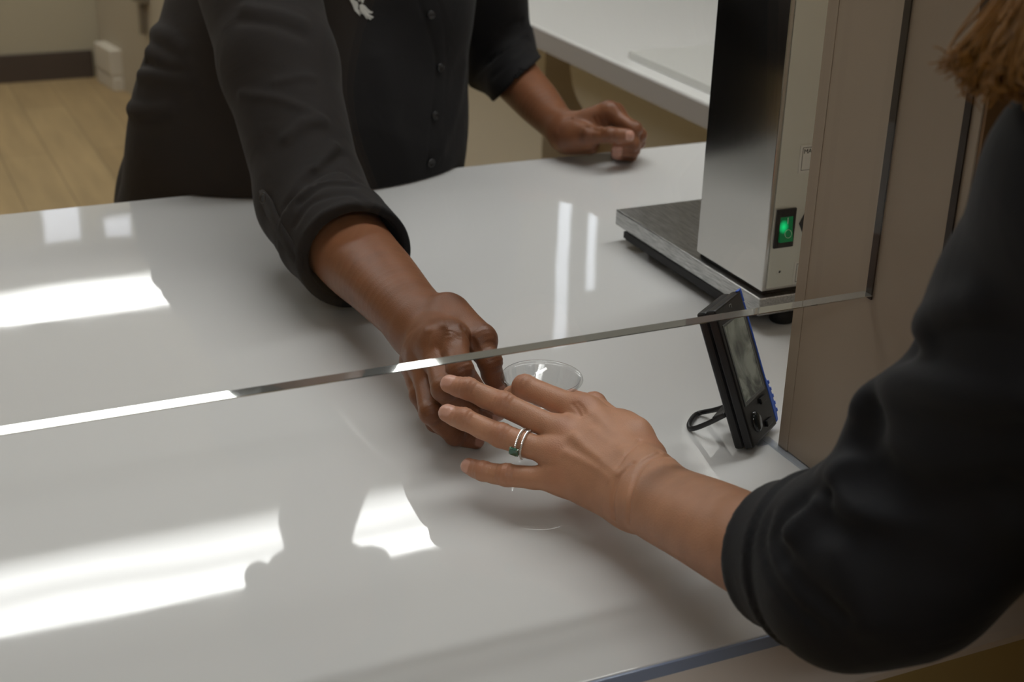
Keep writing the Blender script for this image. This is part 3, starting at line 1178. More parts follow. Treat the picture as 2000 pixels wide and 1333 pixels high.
def bounds(pts, pad):
    pts = np.array(pts)
    return pts.min(0) - pad, pts.max(0) + pad


# ---- customer's left hand -------------------------------------------------
DV = -unit(ray(1100, 880))                    # towards the lens
C_dors = unit(DV * 0.80 + V3(0, 0, 1) * 0.55)
cw = U(1262, 958, 1.000)                      # wrist
C_mcp = [U(1142, 803, 1.072), U(1103, 846, 1.060), U(1088, 889, 1.050), U(1098, 937, 1.044)]
C_f = [
    Finger([(1142, 803, 1.072), (1026, 757, 1.096), (1003, 776, 1.118), (1003, 806, 1.134)], [10.2, 9.4, 8.4, 7.2], C_dors),
    Finger([(1103, 846, 1.060), (983, 790, 1.076), (914, 760, 1.086), (878, 750, 1.092)], [10.0, 9.3, 8.3, 7.1], C_dors, roll=0.25),
    Finger([(1088, 889, 1.050), (978, 851, 1.066), (906, 819, 1.074), (874, 807, 1.079)], [9.8, 9.1, 8.1, 6.9], C_dors, roll=0.2),
    Finger([(1098, 937, 1.044), (990, 929, 1.058), (944, 921, 1.066), (915, 911, 1.074)], [9.4, 8.2, 7.2, 6.1], C_dors, nw=0.0050, nl=0.0105, roll=-0.5),
]
C_thumb = Finger([(1268, 890, 1.035), (1214, 832, 1.080), (1160, 792, 1.120), (1118, 778, 1.142)], [12.5, 10.5, 9.6, 7.8], unit(C_dors + unit(U(1200, 700, 1.1) - U(1100, 850, 1.1)) * 1.2))
C_f.append(C_thumb)
ce = U(1700, 1120, 0.785)                     # elbow
cfm = U(1530, 1092, 0.862)                    # forearm where the cuff starts
C_palm = []
for i, (m_, r0, r1) in enumerate(zip(C_mcp, (13.5, 14, 13.5, 12.5), (11.4, 11.4, 11.0, 10.2))):
    side = [(1258, 925, 1.012), (1258, 945, 1.003), (1255, 968, 1.000), (1248, 990, 1.000)][i]
    C_palm.append((U(*side), m_, r0 * 1e-3, r1 * 1e-3, C_dors, 0.9))
C_palm.append((U(1240, 848, 1.052), U(1150, 812, 1.085), 0.012, 0.010, C_dors, 0.9))
C_palm.append((U(1255, 905, 1.025), U(1222, 838, 1.066), 0.013, 0.011, C_dors, 0.95))
C_palm.append((U(1235, 990, 1.005), U(1125, 950, 1.052), 0.0135, 0.0105, C_dors, 1.0))
wr_n = unit(C_dors + (C_dors @ unit(cfm - cw)) * -unit(cfm - cw))
C_hand = Hand(C_f, C_palm, ([cw, U(1300, 985, 0.975), U(1370, 1017, 0.937), cfm, ce], [.0285, .0288, .0306, .0345, .040], wr_n, 0.80))
_cr = creases(C_hand.sd, [
    ([(1236, 905), (1208, 935), (1196, 975), (1198, 1012)], -0.0021, 0.0019),
    ([(1250, 860), (1222, 890), (1206, 912)], -0.0012, 0.0016),
    ([(1312, 888), (1272, 895), (1248, 920), (1232, 960), (1226, 1015)], -0.0024, 0.0020),
    ([(1290, 884), (1258, 900), (1240, 925)], -0.0014, 0.0016),
    ([(1160, 838), (1190, 862), (1225, 890)], 0.0009, 0.004),
    ([(1120, 850), (1150, 880), (1205, 925)], 0.0010, 0.0035),
    ([(1105, 885), (1150, 905), (1190, 935)], 0.0008, 0.0035),
    ([(1118, 790), (1128, 800), (1134, 812)], -0.0007, 0.0016),
    ([(1128, 788), (1138, 798), (1142, 808)], -0.0006, 0.0016),
    ([(1110, 870), (1140, 890), (1165, 903)], -0.0006, 0.0040),
    ([(1155, 815), (1180, 850), (1200, 872)], -0.0008, 0.0045),
])
C_sd = lambda P: np.maximum(C_hand.sd(P) + _cr(P), ZC + .0006 - P[:, 2])

# ---- staff member's right hand (holding the cup) --------------------------------------
DV2 = -unit(ray(850, 650))
S_dors = unit(DV2 * 0.6 + V3(0, 0, 1) * 0.8)
sw_ = U(822, 632, 1.235)
S_mcp = [U(884, 660, 1.150), U(846, 668, 1.158), U(822, 688, 1.172), U(812, 712, 1.190)]
S_f = [
    Finger([(884, 660, 1.153), (898, 722, 1.118), (938, 778, 1.138), (972, 806, 1.156)], [10.8, 10.4, 8.9, 7.4], S_dors),
    Finger([(846, 668, 1.166), (868, 760, 1.112), (916, 812, 1.132), (955, 824, 1.152)], [10.4, 10.4, 8.9, 7.4], S_dors, roll=-0.5),
    Finger([(822, 688, 1.180), (842, 806, 1.128), (888, 850, 1.146), (930, 861, 1.158)], [9.8, 9.6, 8.2, 6.9], S_dors, roll=-0.5),
    Finger([(812, 712, 1.190), (820, 772, 1.160), (850, 826, 1.164), (885, 846, 1.170)], [9.6, 8.4, 7.4, 6.2], S_dors),
]
S_thumb = Finger([(880, 612, 1.205), (941, 668, 1.168), (955, 706, 1.158), (972, 756, 1.168)], [13.5, 10.8, 10.2, 8.4], unit(S_dors + RT * 1.0), roll=0.4, nw=0.006, nl=0.012)
S_f.append(S_thumb)
S_palm = []
for i, (m_, r0, r1) in enumerate(zip(S_mcp, (14.5, 15, 15, 14), (11.6, 11.0, 10.4, 9.6))):
    side = [(852, 618, 1.225), (835, 625, 1.228), (818, 636, 1.233), (804, 650, 1.240)][i]
    S_palm.append((U(*side), m_, r0 * 1e-3, r1 * 1e-3, S_dors, 0.95))
S_palm.append((U(872, 606, 1.212), U(936, 660, 1.172), 0.0135, 0.0115, None, 1.0))
S_palm.append((U(880, 622, 1.210), U(900, 665, 1.180), 0.0140, 0.0115, None, 1.0))
se = U(610, 392, 1.455)
sf = U(692, 497, 1.375)
sn_ = unit(S_dors - (S_dors @ unit(sf - sw_)) * unit(sf - sw_))
# skin webs between the roots of the fingers
for i in range(3):
    f0, f1 = S_f[i], S_f[i + 1]
    S_palm.append(((f0.P[0] + f1.P[0]) / 2 - S_dors * .002, (f0.P[0] + f1.P[0]) / 2 * .62 + (f0.P[1] + f1.P[1]) / 2 * .38 - S_dors * .003, .0105, .0075, None, 1.0))
S_hand = Hand(S_f, S_palm, ([sw_, U(788, 598, 1.262), U(742, 548, 1.315), sf, se], [.0288, .0304, .0352, .0400, .046], sn_, 0.88), 0.011)
_sr = creases(S_hand.sd, [
    ([(905, 640), (918, 662), (928, 682)], -0.0016, 0.0022),
    ([(914, 650), (926, 668), (934, 684)], -0.0012, 0.0016),
    ([(862, 622), (872, 640), (882, 655)], 0.0010, 0.0040),
    ([(832, 640), (840, 655), (846, 668)], 0.0008, 0.0040),
    ([(866, 645), (862, 662), (858, 680)], -0.0012, 0.0034),
    ([(838, 655), (834, 672), (832, 690)], -0.0010, 0.0034),
    ([(872, 648), (884, 650), (896, 657)], -0.0005, 0.0012),
    ([(870, 655), (884, 656), (897, 664)], -0.0005, 0.0012),
])
S_sd = lambda P: np.maximum(S_hand.sd(P) + _sr(P), ZC + .0006 - P[:, 2])

# ---- staff member's left fist (resting on the far edge of the counter) -------------------
DV3 = -unit(ray(1180, 250))
L_dors = unit(V3(0, 0, 1) * 1.0 + RT * 0.35 + FW * 0.25)
lw_ = U(1098, 253, 1.915)
L_mcp = [U(1190, 216, 1.885), U(1202, 220, 1.905), U(1204, 228, 1.925), U(1198, 240, 1.942)]
L_f = [
    Finger([(1190, 216, 1.885), (1238, 252, 1.872), (1236, 282, 1.872), (1206, 288, 1.868)], [11.0, 10.4, 9.2, 7.6], L_dors),
    Finger([(1202, 220, 1.905), (1247, 264, 1.890), (1236, 293, 1.885), (1204, 298, 1.876)], [11.0, 10.4, 9.2, 7.6], L_dors),
    Finger([(1204, 228, 1.925), (1246, 277, 1.908), (1232, 302, 1.902), (1206, 303, 1.896)], [10.6, 9.6, 8.6, 7.0], L_dors),
    Finger([(1198, 240, 1.942), (1236, 286, 1.925), (1224, 304, 1.920), (1202, 304, 1.915)], [9.6, 8.6, 7.6, 6.4], L_dors),
]
L_thumb = Finger([(1112, 264, 1.895), (1152, 264, 1.862), (1192, 264, 1.845), (1226, 265, 1.848)], [15.5, 12.0, 10.4, 8.6], DV3, nw=0.0065, nl=0.0135)
L_f.append(L_thumb)
L_palm = []
for i, (m_, r0, r1) in enumerate(zip(L_mcp, (14.5, 15, 15, 14), (12.4, 12.2, 11.6, 11.0))):
    side = [(1112, 246, 1.900), (1112, 250, 1.912), (1112, 258, 1.925), (1112, 268, 1.935)][i]
    L_palm.append((U(*side), m_, r0 * 1e-3, r1 * 1e-3, None, 1.0))
L_palm.append((U(1112, 270, 1.895), U(1150, 270, 1.872), 0.0185, 0.0135, None, 1.0))
L_palm.append((U(1108, 276, 1.915), U(1152, 284, 1.895), 0.0165, 0.0120, None, 1.0))
L_palm.append((U(1140, 262, 1.890), U(1175, 250, 1.895), 0.0130, 0.0110, None, 1.0))
le = U(962, 96, 2.08)
lf = U(1014, 160, 2.005)
ln_ = unit(np.cross(unit(lf - lw_), DV3))
L_hand = Hand(L_f, L_palm, ([lw_, U(1082, 236, 1.935), U(1050, 200, 1.968), lf, le], [.0240, .0256, .0312, .0345, .043], ln_, 0.95), 0.008)
_lr = creases(L_hand.sd, [
    ([(1116, 232), (1104, 236), (1093, 247), (1090, 256)], -0.0014, 0.0020),
    ([(1142, 246), (1158, 252), (1172, 256)], -0.0022, 0.0026),
    ([(1160, 232), (1166, 243), (1174, 252)], -0.0012, 0.0020),
    ([(1168, 228), (1174, 240), (1182, 250)], -0.0010, 0.0018),
    ([(1126, 285), (1142, 290), (1158, 292)], -0.0008, 0.0015),
])
L_sd = lambda P: np.maximum(L_hand.sd(P) + _lr(P), np.where(P[:, 1] < YR + .001, ZC + .0006 - P[:, 2], -1))
HRES = 0.0013


def hand_part(sd, pts, lo_extra=0.03, h=HRES):
    lo, hi = bounds(pts, lo_extra)
    return surface(sd, lo, hi, h)


def skin_attrs(parts, hands):
    v = np.concatenate([p[0] for p in parts])
    na, ti, kn = np.zeros(len(v)), np.zeros(len(v)), np.zeros(len(v))
    for h in hands:
        a, b, c = h.attrs(v)
        na, ti, kn = np.maximum(na, a), np.maximum(ti, b), np.maximum(kn, c)
    return dict(nail=na, fingertip=ti, knuckle=kn)


def head_sd(P, c, fwd, up, s=1.0):
    "a head with brow, nose, lips, chin and ears, looking along fwd"
    rt = unit(np.cross(fwd, up))
    up = unit(np.cross(rt, fwd))
    L = lambda x, y, z: c + (rt * x + fwd * y + up * z) * s
    d = ball(P, L(0, -.018, .035), .082 * s, rt, .92)
    d = smin(d, ball(P, L(0, .022, .030), .066 * s, rt, .95), .03)
    d = smin(d, cone(P, L(0, .035, -.02), L(0, .050, -.075), .052 * s, .026 * s, rt, 1.0), .03)
    for q in (-1, 1):
        d = smax(d, -ball(P, L(.031 * q, .100, .010), .019 * s), .012)
        d = smin(d, ball(P, L(.031 * q, .074, .008), .0125 * s), .003)
        d = smin(d, ball(P, L(.042 * q, .058, -.025), .026 * s), .02)
        d = smin(d, ball(P, L(.076 * q, -.012, .0), .026 * s, rt, .3), .006)
        d = smin(d, cone(P, L(.012 * q, .088, .028), L(.046 * q, .076, .028), .006 * s, .005 * s), .01)
    d = smin(d, cone(P, L(0, .090, .012), L(0, .108, -.026), .006 * s, .011 * s), .008)
    for q in (-1, 1): d = smin(d, ball(P, L(.011 * q, .099, -.028), .0075 * s), .005)
    d = smin(d, cone(P, L(-.018, .083, -.052), L(.018, .083, -.052), .0055 * s, .0055 * s), .005)
    d = smin(d, cone(P, L(-.016, .082, -.062), L(.016, .082, -.062), .0060 * s, .0060 * s), .005)
    d = smin(d, ball(P, L(0, .076, -.086), .016 * s), .014)
    return d


# ================================================================== staff member behind the counter
sh_r, sh_l = U(482, -110, 1.62), U(925, -165, 1.93)
hip_c = V3(0.492, 1.810, ZC - .06)
bel_c = V3(0.525, 1.735, ZC + .040)
che_c = V3(0.580, 1.795, ZC + .20)
yw = unit(V3(0.10, -1, 0))
neck0 = (sh_r + sh_l) / 2 + V3(0, .03, .03)
head_c = V3(0.500, 1.640, ZC + .56)
neck1 = head_c + V3(.012, .045, -.07)
FL = V3(0, 1, 0)


def staff_torso(P):
    d = cone(P, hip_c + V3(0, 0.01, -.12), bel_c, .222, .205, FL, .62)
    d = smin(d, cone(P, bel_c, che_c, .205, .186, FL, .66), .05)
    d = smin(d, cone(P, che_c, neck0 + V3(0, 0, -.04), .178, .10, FL, .66), .06)
    for sx in (-.082, .085):
        d = smin(d, ball(P, che_c + V3(sx, -.070, -.005), .075), .05)
    d = smin(d, cone(P, sh_r, sh_l, .055, .055), .08)
    return d


def staff_arm_r(P):
    d = cone(P, sh_r, U(545, 130, 1.53), .070, .0590)
    d = smin(d, cone(P, U(545, 130, 1.53), se, .0590, .0520), .02)
    d = smin(d, cone(P, se, U(640, 440, 1.42), .0525, .0520), .02)
    d = smin(d, cone(P, U(640, 440, 1.42), U(716, 526, 1.352), .0520, .0500), .01)
    return d


def staff_arm_l(P):
    d = cone(P, sh_l, le, .066, .0545)
    d = smin(d, cone(P, le, lf, .0535, .0405), .02)
    d = smin(d, cone(P, lf, U(1030, 178, 1.99), .0405, .040), .01)
    return d


ax_r = unit(sw_ - sf)
ax_l = unit(lw_ - lf)
cuff_r = U(692, 503, 1.372) + ax_r * .002
cuff_l = U(1010, 156, 2.005)
vl_ = unit(ray(1014, 160))
tilt_l = unit(ax_l - vl_ * (ax_l @ vl_))
tilt_r = unit(ax_r + unit(U(600, 560, 1.37) - U(760, 450, 1.37)) * 0.10)


def staff_shirt0(P):
    ar, al = staff_arm_r(P), staff_arm_l(P)
    # rolled cuffs
    ur = (P - cuff_r) @ tilt_r
    ar = ar - 0.0035 * np.clip((ur + .050) / .003, 0, 1)
    ul = (P - cuff_l) @ tilt_l
    al = al - 0.0020 * np.clip((ul + .042) / .003, 0, 1)
    ar = smax(ar, ur, .004)
    al = smax(al, ul, .003)
    d = smin(smin(staff_torso(P), ar, .025), al, .03)
    return d


_sf = creases(staff_shirt0, [
    # right sleeve: wrinkles gathering at the elbow and cuff
    ([(600, 352), (640, 322), (668, 300)], -.0062, .006), ([(620, 330), (645, 300), (655, 288)], .006, .006),
    ([(560, 400), (600, 350), (660, 330), (700, 352)], -.0040, .004), ([(585, 395), (630, 362), (690, 360)], -.0040, .004),
    ([(575, 440), (610, 395), (680, 378), (718, 398)], -.0025, .0035),
    ([(600, 455), (630, 420), (680, 402)], .0022, .004),
    ([(470, 185), (540, 192), (600, 215), (620, 228)], .0022, .005),
    ([(560, 270), (600, 240), (630, 238)], .005, .007), ([(540, 160), (590, 150), (610, 152)], .002, .005),
    ([(480, 15), (540, 25), (590, 42)], .003, .008), ([(470, 40), (540, 50), (590, 70)], -.002, .006),
    # front placket and drape
    ([(818, 0), (838, 60), (852, 120), (846, 200), (838, 300), (836, 335)], -.0018, .0022),
    ([(856, 0), (868, 60), (872, 130), (868, 220), (860, 320)], -.0010, .0020),
    ([(905, 130), (890, 210), (862, 290)], .0040, .012), ([(930, 90), (915, 180), (900, 300)], .0035, .012),
    ([(740, 120), (760, 220), (800, 320)], .0030, .016),
    # left sleeve
    ([(955, 120), (990, 95), (1030, 75)], -.003, .005), ([(962, 150), (1000, 118), (1036, 98)], -.0025, .0045),
    ([(975, 60), (1000, 45), (1018, 42)], -.003, .006),
    # flank wrinkles at the left of the picture
    ([(302, 62), (330, 75), (360, 100)], .009, .009), ([(292, 100), (330, 122), (362, 128)], .009, .008),
    ([(278, 145), (320, 150), (370, 160)], .011, .009), ([(255, 212), (290, 218), (330, 215)], .009, .008),
    ([(285, 125), (320, 138), (350, 140)], -.005, .007),
])


def staff_shirt(P):
    d = staff_shirt0(P) + _sf(P)
    # open cuffs: hollow round the forearms
    hr = np.maximum(cone(P, se, sf, .040, .0445), 0 - ((P - cuff_r) @ tilt_r + .045))
    hr = np.minimum(hr, cone(P, sf, sw_, .0445, .043) + np.where((P - cuff_r) @ tilt_r < -.04, 1, 0))
    d = smax(d, -hr, .002)
    hl = cone(P, lf - ax_l * .03, lw_, .0365, .0345)
    d = smax(d, -hl, .002)
    # keep clear of the counter
    q = np.abs(P - V3(0.0, (YN + YR) / 2, ZC - .03)) - V3(4.0, (YR - YN) / 2 + .0015, .0315)
    bx = np.minimum(q.max(1), 0) + np.linalg.norm(np.maximum(q, 0), axis=1)
    d = smax(d, -(bx), .002)
    d = np.maximum(d, (ZC - .16) - P[:, 2])
    return d


staff = empty('person', (float(hip_c[0]), float(hip_c[1]), 0))
tag(staff, 'person in a black button-up shirt leaning over the counter, one arm reaching out', 'person')
M_skin_s = skin_mat('deep_brown_skin', srgb(130, 84, 56), srgb(92, 56, 40), srgb(144, 94, 76), srgb(204, 156, 140), 0.42)
P_r = hand_part(S_sd, [f for F in S_f for f in F.P] + [se, sw_], .05, 0.0011)
P_l = hand_part(L_sd, [f for F in L_f for f in F.P] + [le, lw_], .05)


def staff_core(P):
    d = head_sd(P, head_c, unit(V3(-.25, -.85, -.45)), unit(V3(-.05, -.4, .9)))
    d = smin(d, cone(P, neck0, neck1, .058, .052), .03)
    t = staff_torso(P) + .012
    d = smin(d, t, .02)
    d = np.minimum(d, cone(P, sh_r, se + (sh_r - se) * .1, .050, .042))
    d = np.minimum(d, cone(P, sh_l, le + (sh_l - le) * .1, .050, .042))
    d = np.maximum(d, (ZC - .10) - P[:, 2])
    return np.maximum(d, np.where(P[:, 2] < ZC + .012, YR + .012 - P[:, 1], -1))


P_c = surface(staff_core, (0.20, 1.40, ZC - .12), (1.0, 2.05, ZC + .75), 0.006)
# keep only what lies outside the counter: the core ends behind its far edge
parts = [P_r, P_l, P_c]
me = np_mesh('body', parts, skin_attrs(parts, [S_hand, L_hand]))
link('body', me, M_skin_s, staff)

M_shirt = cloth_mat('black_knit', srgb(27, 26, 27))
P_s = surface(staff_shirt, (0.15, 1.05, ZC - .17), (1.06, 2.10, ZC + .42), 0.0032)
shirt = link('shirt', np_mesh('shirt', [P_s]), M_shirt, staff)

# buttons, emblem and sleeve tab sit on the traced cloth
def cloth_frame(f, x, y):
    p = trace(f, x, y)
    n = grad(f, p[None], .003)[0]
    u = unit(UP - n * (UP @ n))
    return p, n, u, np.cross(u, n)


M_button = mat('black_button', srgb(30, 30, 32), 0.18)


def button(x, y, r, par):
    p, n, u, s = cloth_frame(staff_shirt, x, y)
    Mb = Matrix(((s[0], u[0], n[0], p[0]), (s[1], u[1], n[1], p[1]), (s[2], u[2], n[2], p[2]), (0, 0, 0, 1)))
    bm = bmesh.new()
    add_lathe(bm, [(0, .0012), (r * .55, .0012), (r * .72, .0024), (r * .92, .0024), (r, .0014), (r, -.0008)], Mb, 24)
    for ax, ay in ((1, 1), (-1, 1), (1, -1), (-1, -1)):
        add_lathe(bm, [(0, .00125), (r * .1, .0016), (r * .13, .0012)], Mb @ Matrix.Translation((ax * r * .2, ay * r * .2, 0)), 8)
    from_bm('button', bm, M_button, par)


for x, y in ((841, 29), (859, 132), (849, 226), (841, 318)): button(x, y, .0055, shirt)
M_thread = mat('white_embroidery', srgb(205, 205, 200), 0.7, bump=0.3, bscale=2500)
bm = bmesh.new()
feathers = [[(650 + x / 8, y / 8) for x, y in q] for q in (
    [(250, -60), (262, 0), (278, 34), (300, 68), (320, 124), (343, 176), (358, 184), (384, 214), (424, 250), (402, 192), (386, 132), (392, 62), (372, 20), (335, 4), (320, -60)],
    [(395, 150), (408, 186), (434, 222), (446, 224), (424, 188), (406, 150)],
    [(410, 82), (450, 60), (500, 90), (540, 138), (580, 174), (624, 184), (604, 210), (560, 204), (536, 186), (566, 224), (634, 266), (612, 286), (566, 262), (530, 226),
     (556, 264), (604, 298), (576, 308), (534, 268), (508, 236), (520, 262), (546, 296), (522, 292), (484, 234), (450, 206), (420, 162), (408, 112)],
    [(392, -40), (396, 10), (412, 24), (424, -40)], [(432, -40), (436, 22), (462, 52), (474, 22), (490, -40)])]
for poly in feathers:
    pts = []
    for a, b in poly:
        p = trace(staff_shirt, a, b)
        n = grad(staff_shirt, p[None], .004)[0]
        pts.append(p + n * .0002)
    add_prism(bm, pts, n * .0008)
tag(from_bm('wing_emblem', bm, M_thread, shirt), 'white embroidered wing emblem')
# buttoned tab on the right sleeve
tabl = [(513, 372), (524, 395), (536, 425), (556, 462), (580, 500), (604, 534)]
L_, R_ = [], []
for i, (x, y) in enumerate(tabl):
    for dxy, arr in (((-9, 4), L_), ((9, -4), R_)):
        k = 0.35 if i == 0 else 1.0
        p = trace(staff_shirt, x + dxy[0] * k, y + dxy[1] * k)
        if p is None: continue
        n = grad(staff_shirt, p[None], .004)[0]
        arr.append(p + n * .0015)
bm = bmesh.new()
k = min(len(L_), len(R_))
vl, vr = [bm.verts.new(p) for p in L_[:k]], [bm.verts.new(p) for p in R_[:k]]
for i in range(k - 1): bm.faces.new((vl[i], vr[i], vr[i + 1], vl[i + 1]))
tb = from_bm('sleeve_tab', bm, M_shirt, shirt, True)
sm = tb.modifiers.new('thickness', 'SOLIDIFY')
sm.thickness = 0.0016
sm.offset = 0
button(517, 388, .0058, shirt)

M_trous = mat('black_trousers', srgb(30, 30, 32), 0.8)


def trousers(hc, sx):
    def f(P):
        d = cone(P, hc + V3(0, .01, -.02), hc + V3(0, .01, -.11), .195, .185, FL, .62)
        for q in (-1, 1):
            kn = V3(hc[0] + q * .095, hc[1] + .0, .48)
            d = smin(d, cone(P, hc + V3(q * .09, .01, -.12), kn, .098, .070), .03)
            d = smin(d, cone(P, kn, V3(kn[0], kn[1] + .03, .06), .070, .056), .03)
        return np.maximum(d, .045 - P[:, 2])
    return f


def shoe(P, a):
    d = cone(P, a + V3(0, .03, .045), a + V3(0, -.15 * 1, .028), .044, .034, V3(0, 0, 1), .9)
    return np.maximum(d, .001 - P[:, 2])


tq_ = surface(trousers(hip_c, 1), (.2, 1.55, 0.03), (.8, 2.05, ZC + .02), .010)
link('trousers', np_mesh('trousers', [tq_]), M_trous, staff)
M_shoe = mat('black_shoe', srgb(24, 24, 24), 0.4)
for q in (-1, 1):
    a = V3(hip_c[0] + q * .095, hip_c[1] + .03, 0)
    link('shoe', np_mesh('shoe', [surface(lambda P: shoe(P, a), a - V3(.07, .22, .02), a + V3(.07, .10, .12), .006)]), M_shoe, staff)
# curly dark hair: many small lobes over the crown and sides
rng = np.random.default_rng(3)
M_hair_d = mat('dark_curly_hair', srgb(28, 22, 20), 0.6)
hf, hu = unit(V3(-.25, -.85, -.45)), unit(V3(-.05, -.4, .9))
lob = []
while len(lob) < 150:
    v = unit(rng.normal(size=3))
    if v @ hf > .35 and v @ hu < .55: continue
    if v @ hu < -.55: continue
    lob.append(head_c + hu * .035 - hf * .02 + v * (.085 + .012 * rng.random()))


def hair_sd(P):
    d = ball(P, head_c + hu * .042 - hf * .028, .088)
    for l in lob: d = smin(d, ball(P, l, .021), .006)
    return smax(d, -ball(P, head_c + hf * .09 - hu * .02, .075), .01)


link('hair', np_mesh('hair', [surface(hair_sd, head_c - .18, head_c + .20, .004)]), M_hair_d, staff)

# ================================================================== customer in front of the counter
csh = U(2200, 380, 0.645)                       # left shoulder
csh_r = csh + V3(.30, -.18, .01)
c_che = (csh + csh_r) / 2 + V3(-.055, -.05, -.15)
c_hip = V3(c_che[0] + .01, c_che[1] - .05, ZC - .02)
c_neck = (csh + csh_r) / 2 + V3(-.01, .0, .045)
c_head = c_neck + V3(-.035, .055, .155)
cea = U(1765, 1062, 0.785)


def cust_torso(P):
    d = cone(P, c_hip, c_che, .150, .150, FL, .72)
    d = smin(d, cone(P, c_che, c_neck + V3(0, 0, -.05), .150, .085, FL, .70), .05)
    d = smin(d, cone(P, csh, csh_r, .056, .056), .06)
    for q in (-.075, .075): d = smin(d, ball(P, c_che + V3(q, .07, .0), .066), .05)
    d = smin(d, cone(P, c_che + V3(-.075, .0, .01), csh + V3(.015, -.125, -.04), .092, .074), .06)
    return d


def cust_arm(P):
    d = cone(P, csh, U(2068, 620, .700), .062, .057)
    d = smin(d, cone(P, U(2068, 620, .700), U(1905, 925, .755), .057, .054), .02)
    d = smin(d, cone(P, U(1905, 925, .755), U(1770, 1058, .785), .054, .052), .02)
    d = smin(d, cone(P, U(1770, 1058, .785), U(1668, 1100, .800), .052, .0475), .03)
    d = smin(d, cone(P, U(1668, 1100, .800), U(1490, 1080, .872), .0475, .0385), .02)
    d = smin(d, cone(P, U(1490, 1080, .872), U(1450, 1060, .89), .0385, .0380), .01)
    # the slack of the upper sleeve hanging over the elbow
    d = smin(d, cone(P, U(1760, 830, .765), U(1980, 860, .735), .018, .040), .035)
    d = smin(d, cone(P, U(1745, 1140, .790), U(1640, 1190, .802), .034, .026), .03)
    return d


cax = unit(cw - cfm)
ccut = U(1532, 1094, .858)
ctilt = unit(cax + unit(U(1450, 985, .9) - U(1440, 1150, .9)) * -0.18)


def cust_shirt0(P):
    a = cust_arm(P)
    u = (P - ccut) @ ctilt
    a = a - 0.003 * np.clip((u + .034) / .004, 0, 1)
    a = smax(a, u, .004)
    # other arm hangs at the side
    b = cone(P, csh_r, csh_r + V3(.06, -.03, -.28), .062, .052)
    b = smin(b, cone(P, csh_r + V3(.06, -.03, -.28), csh_r + V3(.05, .02, -.40), .052, .046), .01)
    return smin(smin(cust_torso(P), a, .02), b, .02)


_cf = creases(cust_shirt0, [
    ([(1700, 800), (1680, 870), (1720, 950), (1830, 1000), (1960, 985)], -.018, .013),
    ([(1690, 790), (1740, 765), (1800, 745), (1900, 760), (1990, 760)], .014, .013),
    ([(1780, 690), (1830, 720), (1920, 735), (1995, 735)], -.007, .010),
    ([(1800, 640), (1840, 615), (1900, 600)], .007, .010), ([(1830, 660), (1900, 650), (1990, 660)], -.005, .010),
    ([(1640, 930), (1660, 905), (1685, 895)], .010, .008), ([(1625, 960), (1650, 930), (1672, 925)], -.006, .006),
    ([(1600, 960), (1625, 1010), (1680, 1040), (1790, 1052), (1900, 1050)], -.010, .012),
    ([(1610, 940), (1650, 995), (1730, 1020), (1830, 1030)], .010, .012),
    ([(1560, 985), (1530, 1010), (1515, 1050), (1525, 1085)], -.006, .0055),
    ([(1590, 985), (1570, 1010), (1545, 1040)], .006, .007),
    ([(1500, 1010), (1490, 1060), (1505, 1120), (1545, 1180), (1600, 1225)], -.0032, .0035),
    ([(1530, 1090), (1580, 1150), (1650, 1200)], -.004, .006),
    ([(1640, 1080), (1660, 1150), (1690, 1210)], .005, .012),
    ([(1750, 1100), (1850, 1120), (1950, 1100)], -.005, .014),
])


def cust_shirt(P):
    d = cust_shirt0(P) + _cf(P)
    d = smax(d, -cone(P, ccut - ctilt * .035, cw, .0365, .034), .002)
    d = np.maximum(d, (ZC - .14) - P[:, 2])
    # resting on, not in, the counter
    q = np.abs(P - V3(0.0, (YN + YR) / 2, ZC - .03)) - V3(4.0, (YR - YN) / 2 + .004, .0315)
    bx = np.minimum(q.max(1), 0) + np.linalg.norm(np.maximum(q, 0), axis=1)
    return smax(d, -bx, .002)


cust = empty('person', (float(c_hip[0]), float(c_hip[1]), 0))
tag(cust, 'blonde person in a black shirt at the right, ringed hand reaching for the cup', 'person')
M_skin_c = skin_mat('light_tan_skin', srgb(186, 136, 106), srgb(168, 112, 86), srgb(194, 138, 116), srgb(220, 172, 154), 0.45, 0.08)
P_h = hand_part(C_sd, [f for F in C_f for f in F.P] + [U(1600, 1100, .83), cw], .045, 0.0009)


def cust_core(P):
    fw_ = unit(V3(-.35, .85, -.35))
    d = head_sd(P, c_head, fw_, unit(V3(-.1, .35, .93)), .97)
    d = smin(d, cone(P, c_neck + V3(0, 0, -.05), c_head + V3(.01, -.03, -.07), .054, .048), .03)
    d = smin(d, cust_torso(P) + .012, .02)
    d = np.minimum(d, cone(P, csh, U(2068, 625, .705), .040, .034))
    d = np.minimum(d, cone(P, U(2068, 625, .705), cea, .034, .032))
    d = np.minimum(d, cone(P, cea, U(1560, 1100, .845), .034, .030))
    r0 = csh_r + V3(.06, -.03, -.28)
    d = np.minimum(d, cone(P, csh_r, r0, .045, .040))
    d = np.minimum(d, cone(P, r0, r0 + V3(-.02, .12, -.19), .038, .026))
    h = r0 + V3(-.02, .12, -.19)
    d = smin(d, cone(P, h, h + V3(-.005, .03, -.07), .024, .022, V3(1, 0, 0), .55), .01)
    for k in range(4):
        a = h + V3(-.005, .010 + .012 * k, -.07)
        d = smin(d, cone(P, a, a + V3(-.012, .012, -.055 - .012 * (1.5 - abs(k - 1.5))), .0085, .006), .004)
    d = smin(d, cone(P, h + V3(0, .03, -.03), h + V3(-.02, .055, -.075), .011, .007), .006)
    return np.maximum(d, (ZC - .10) - P[:, 2])


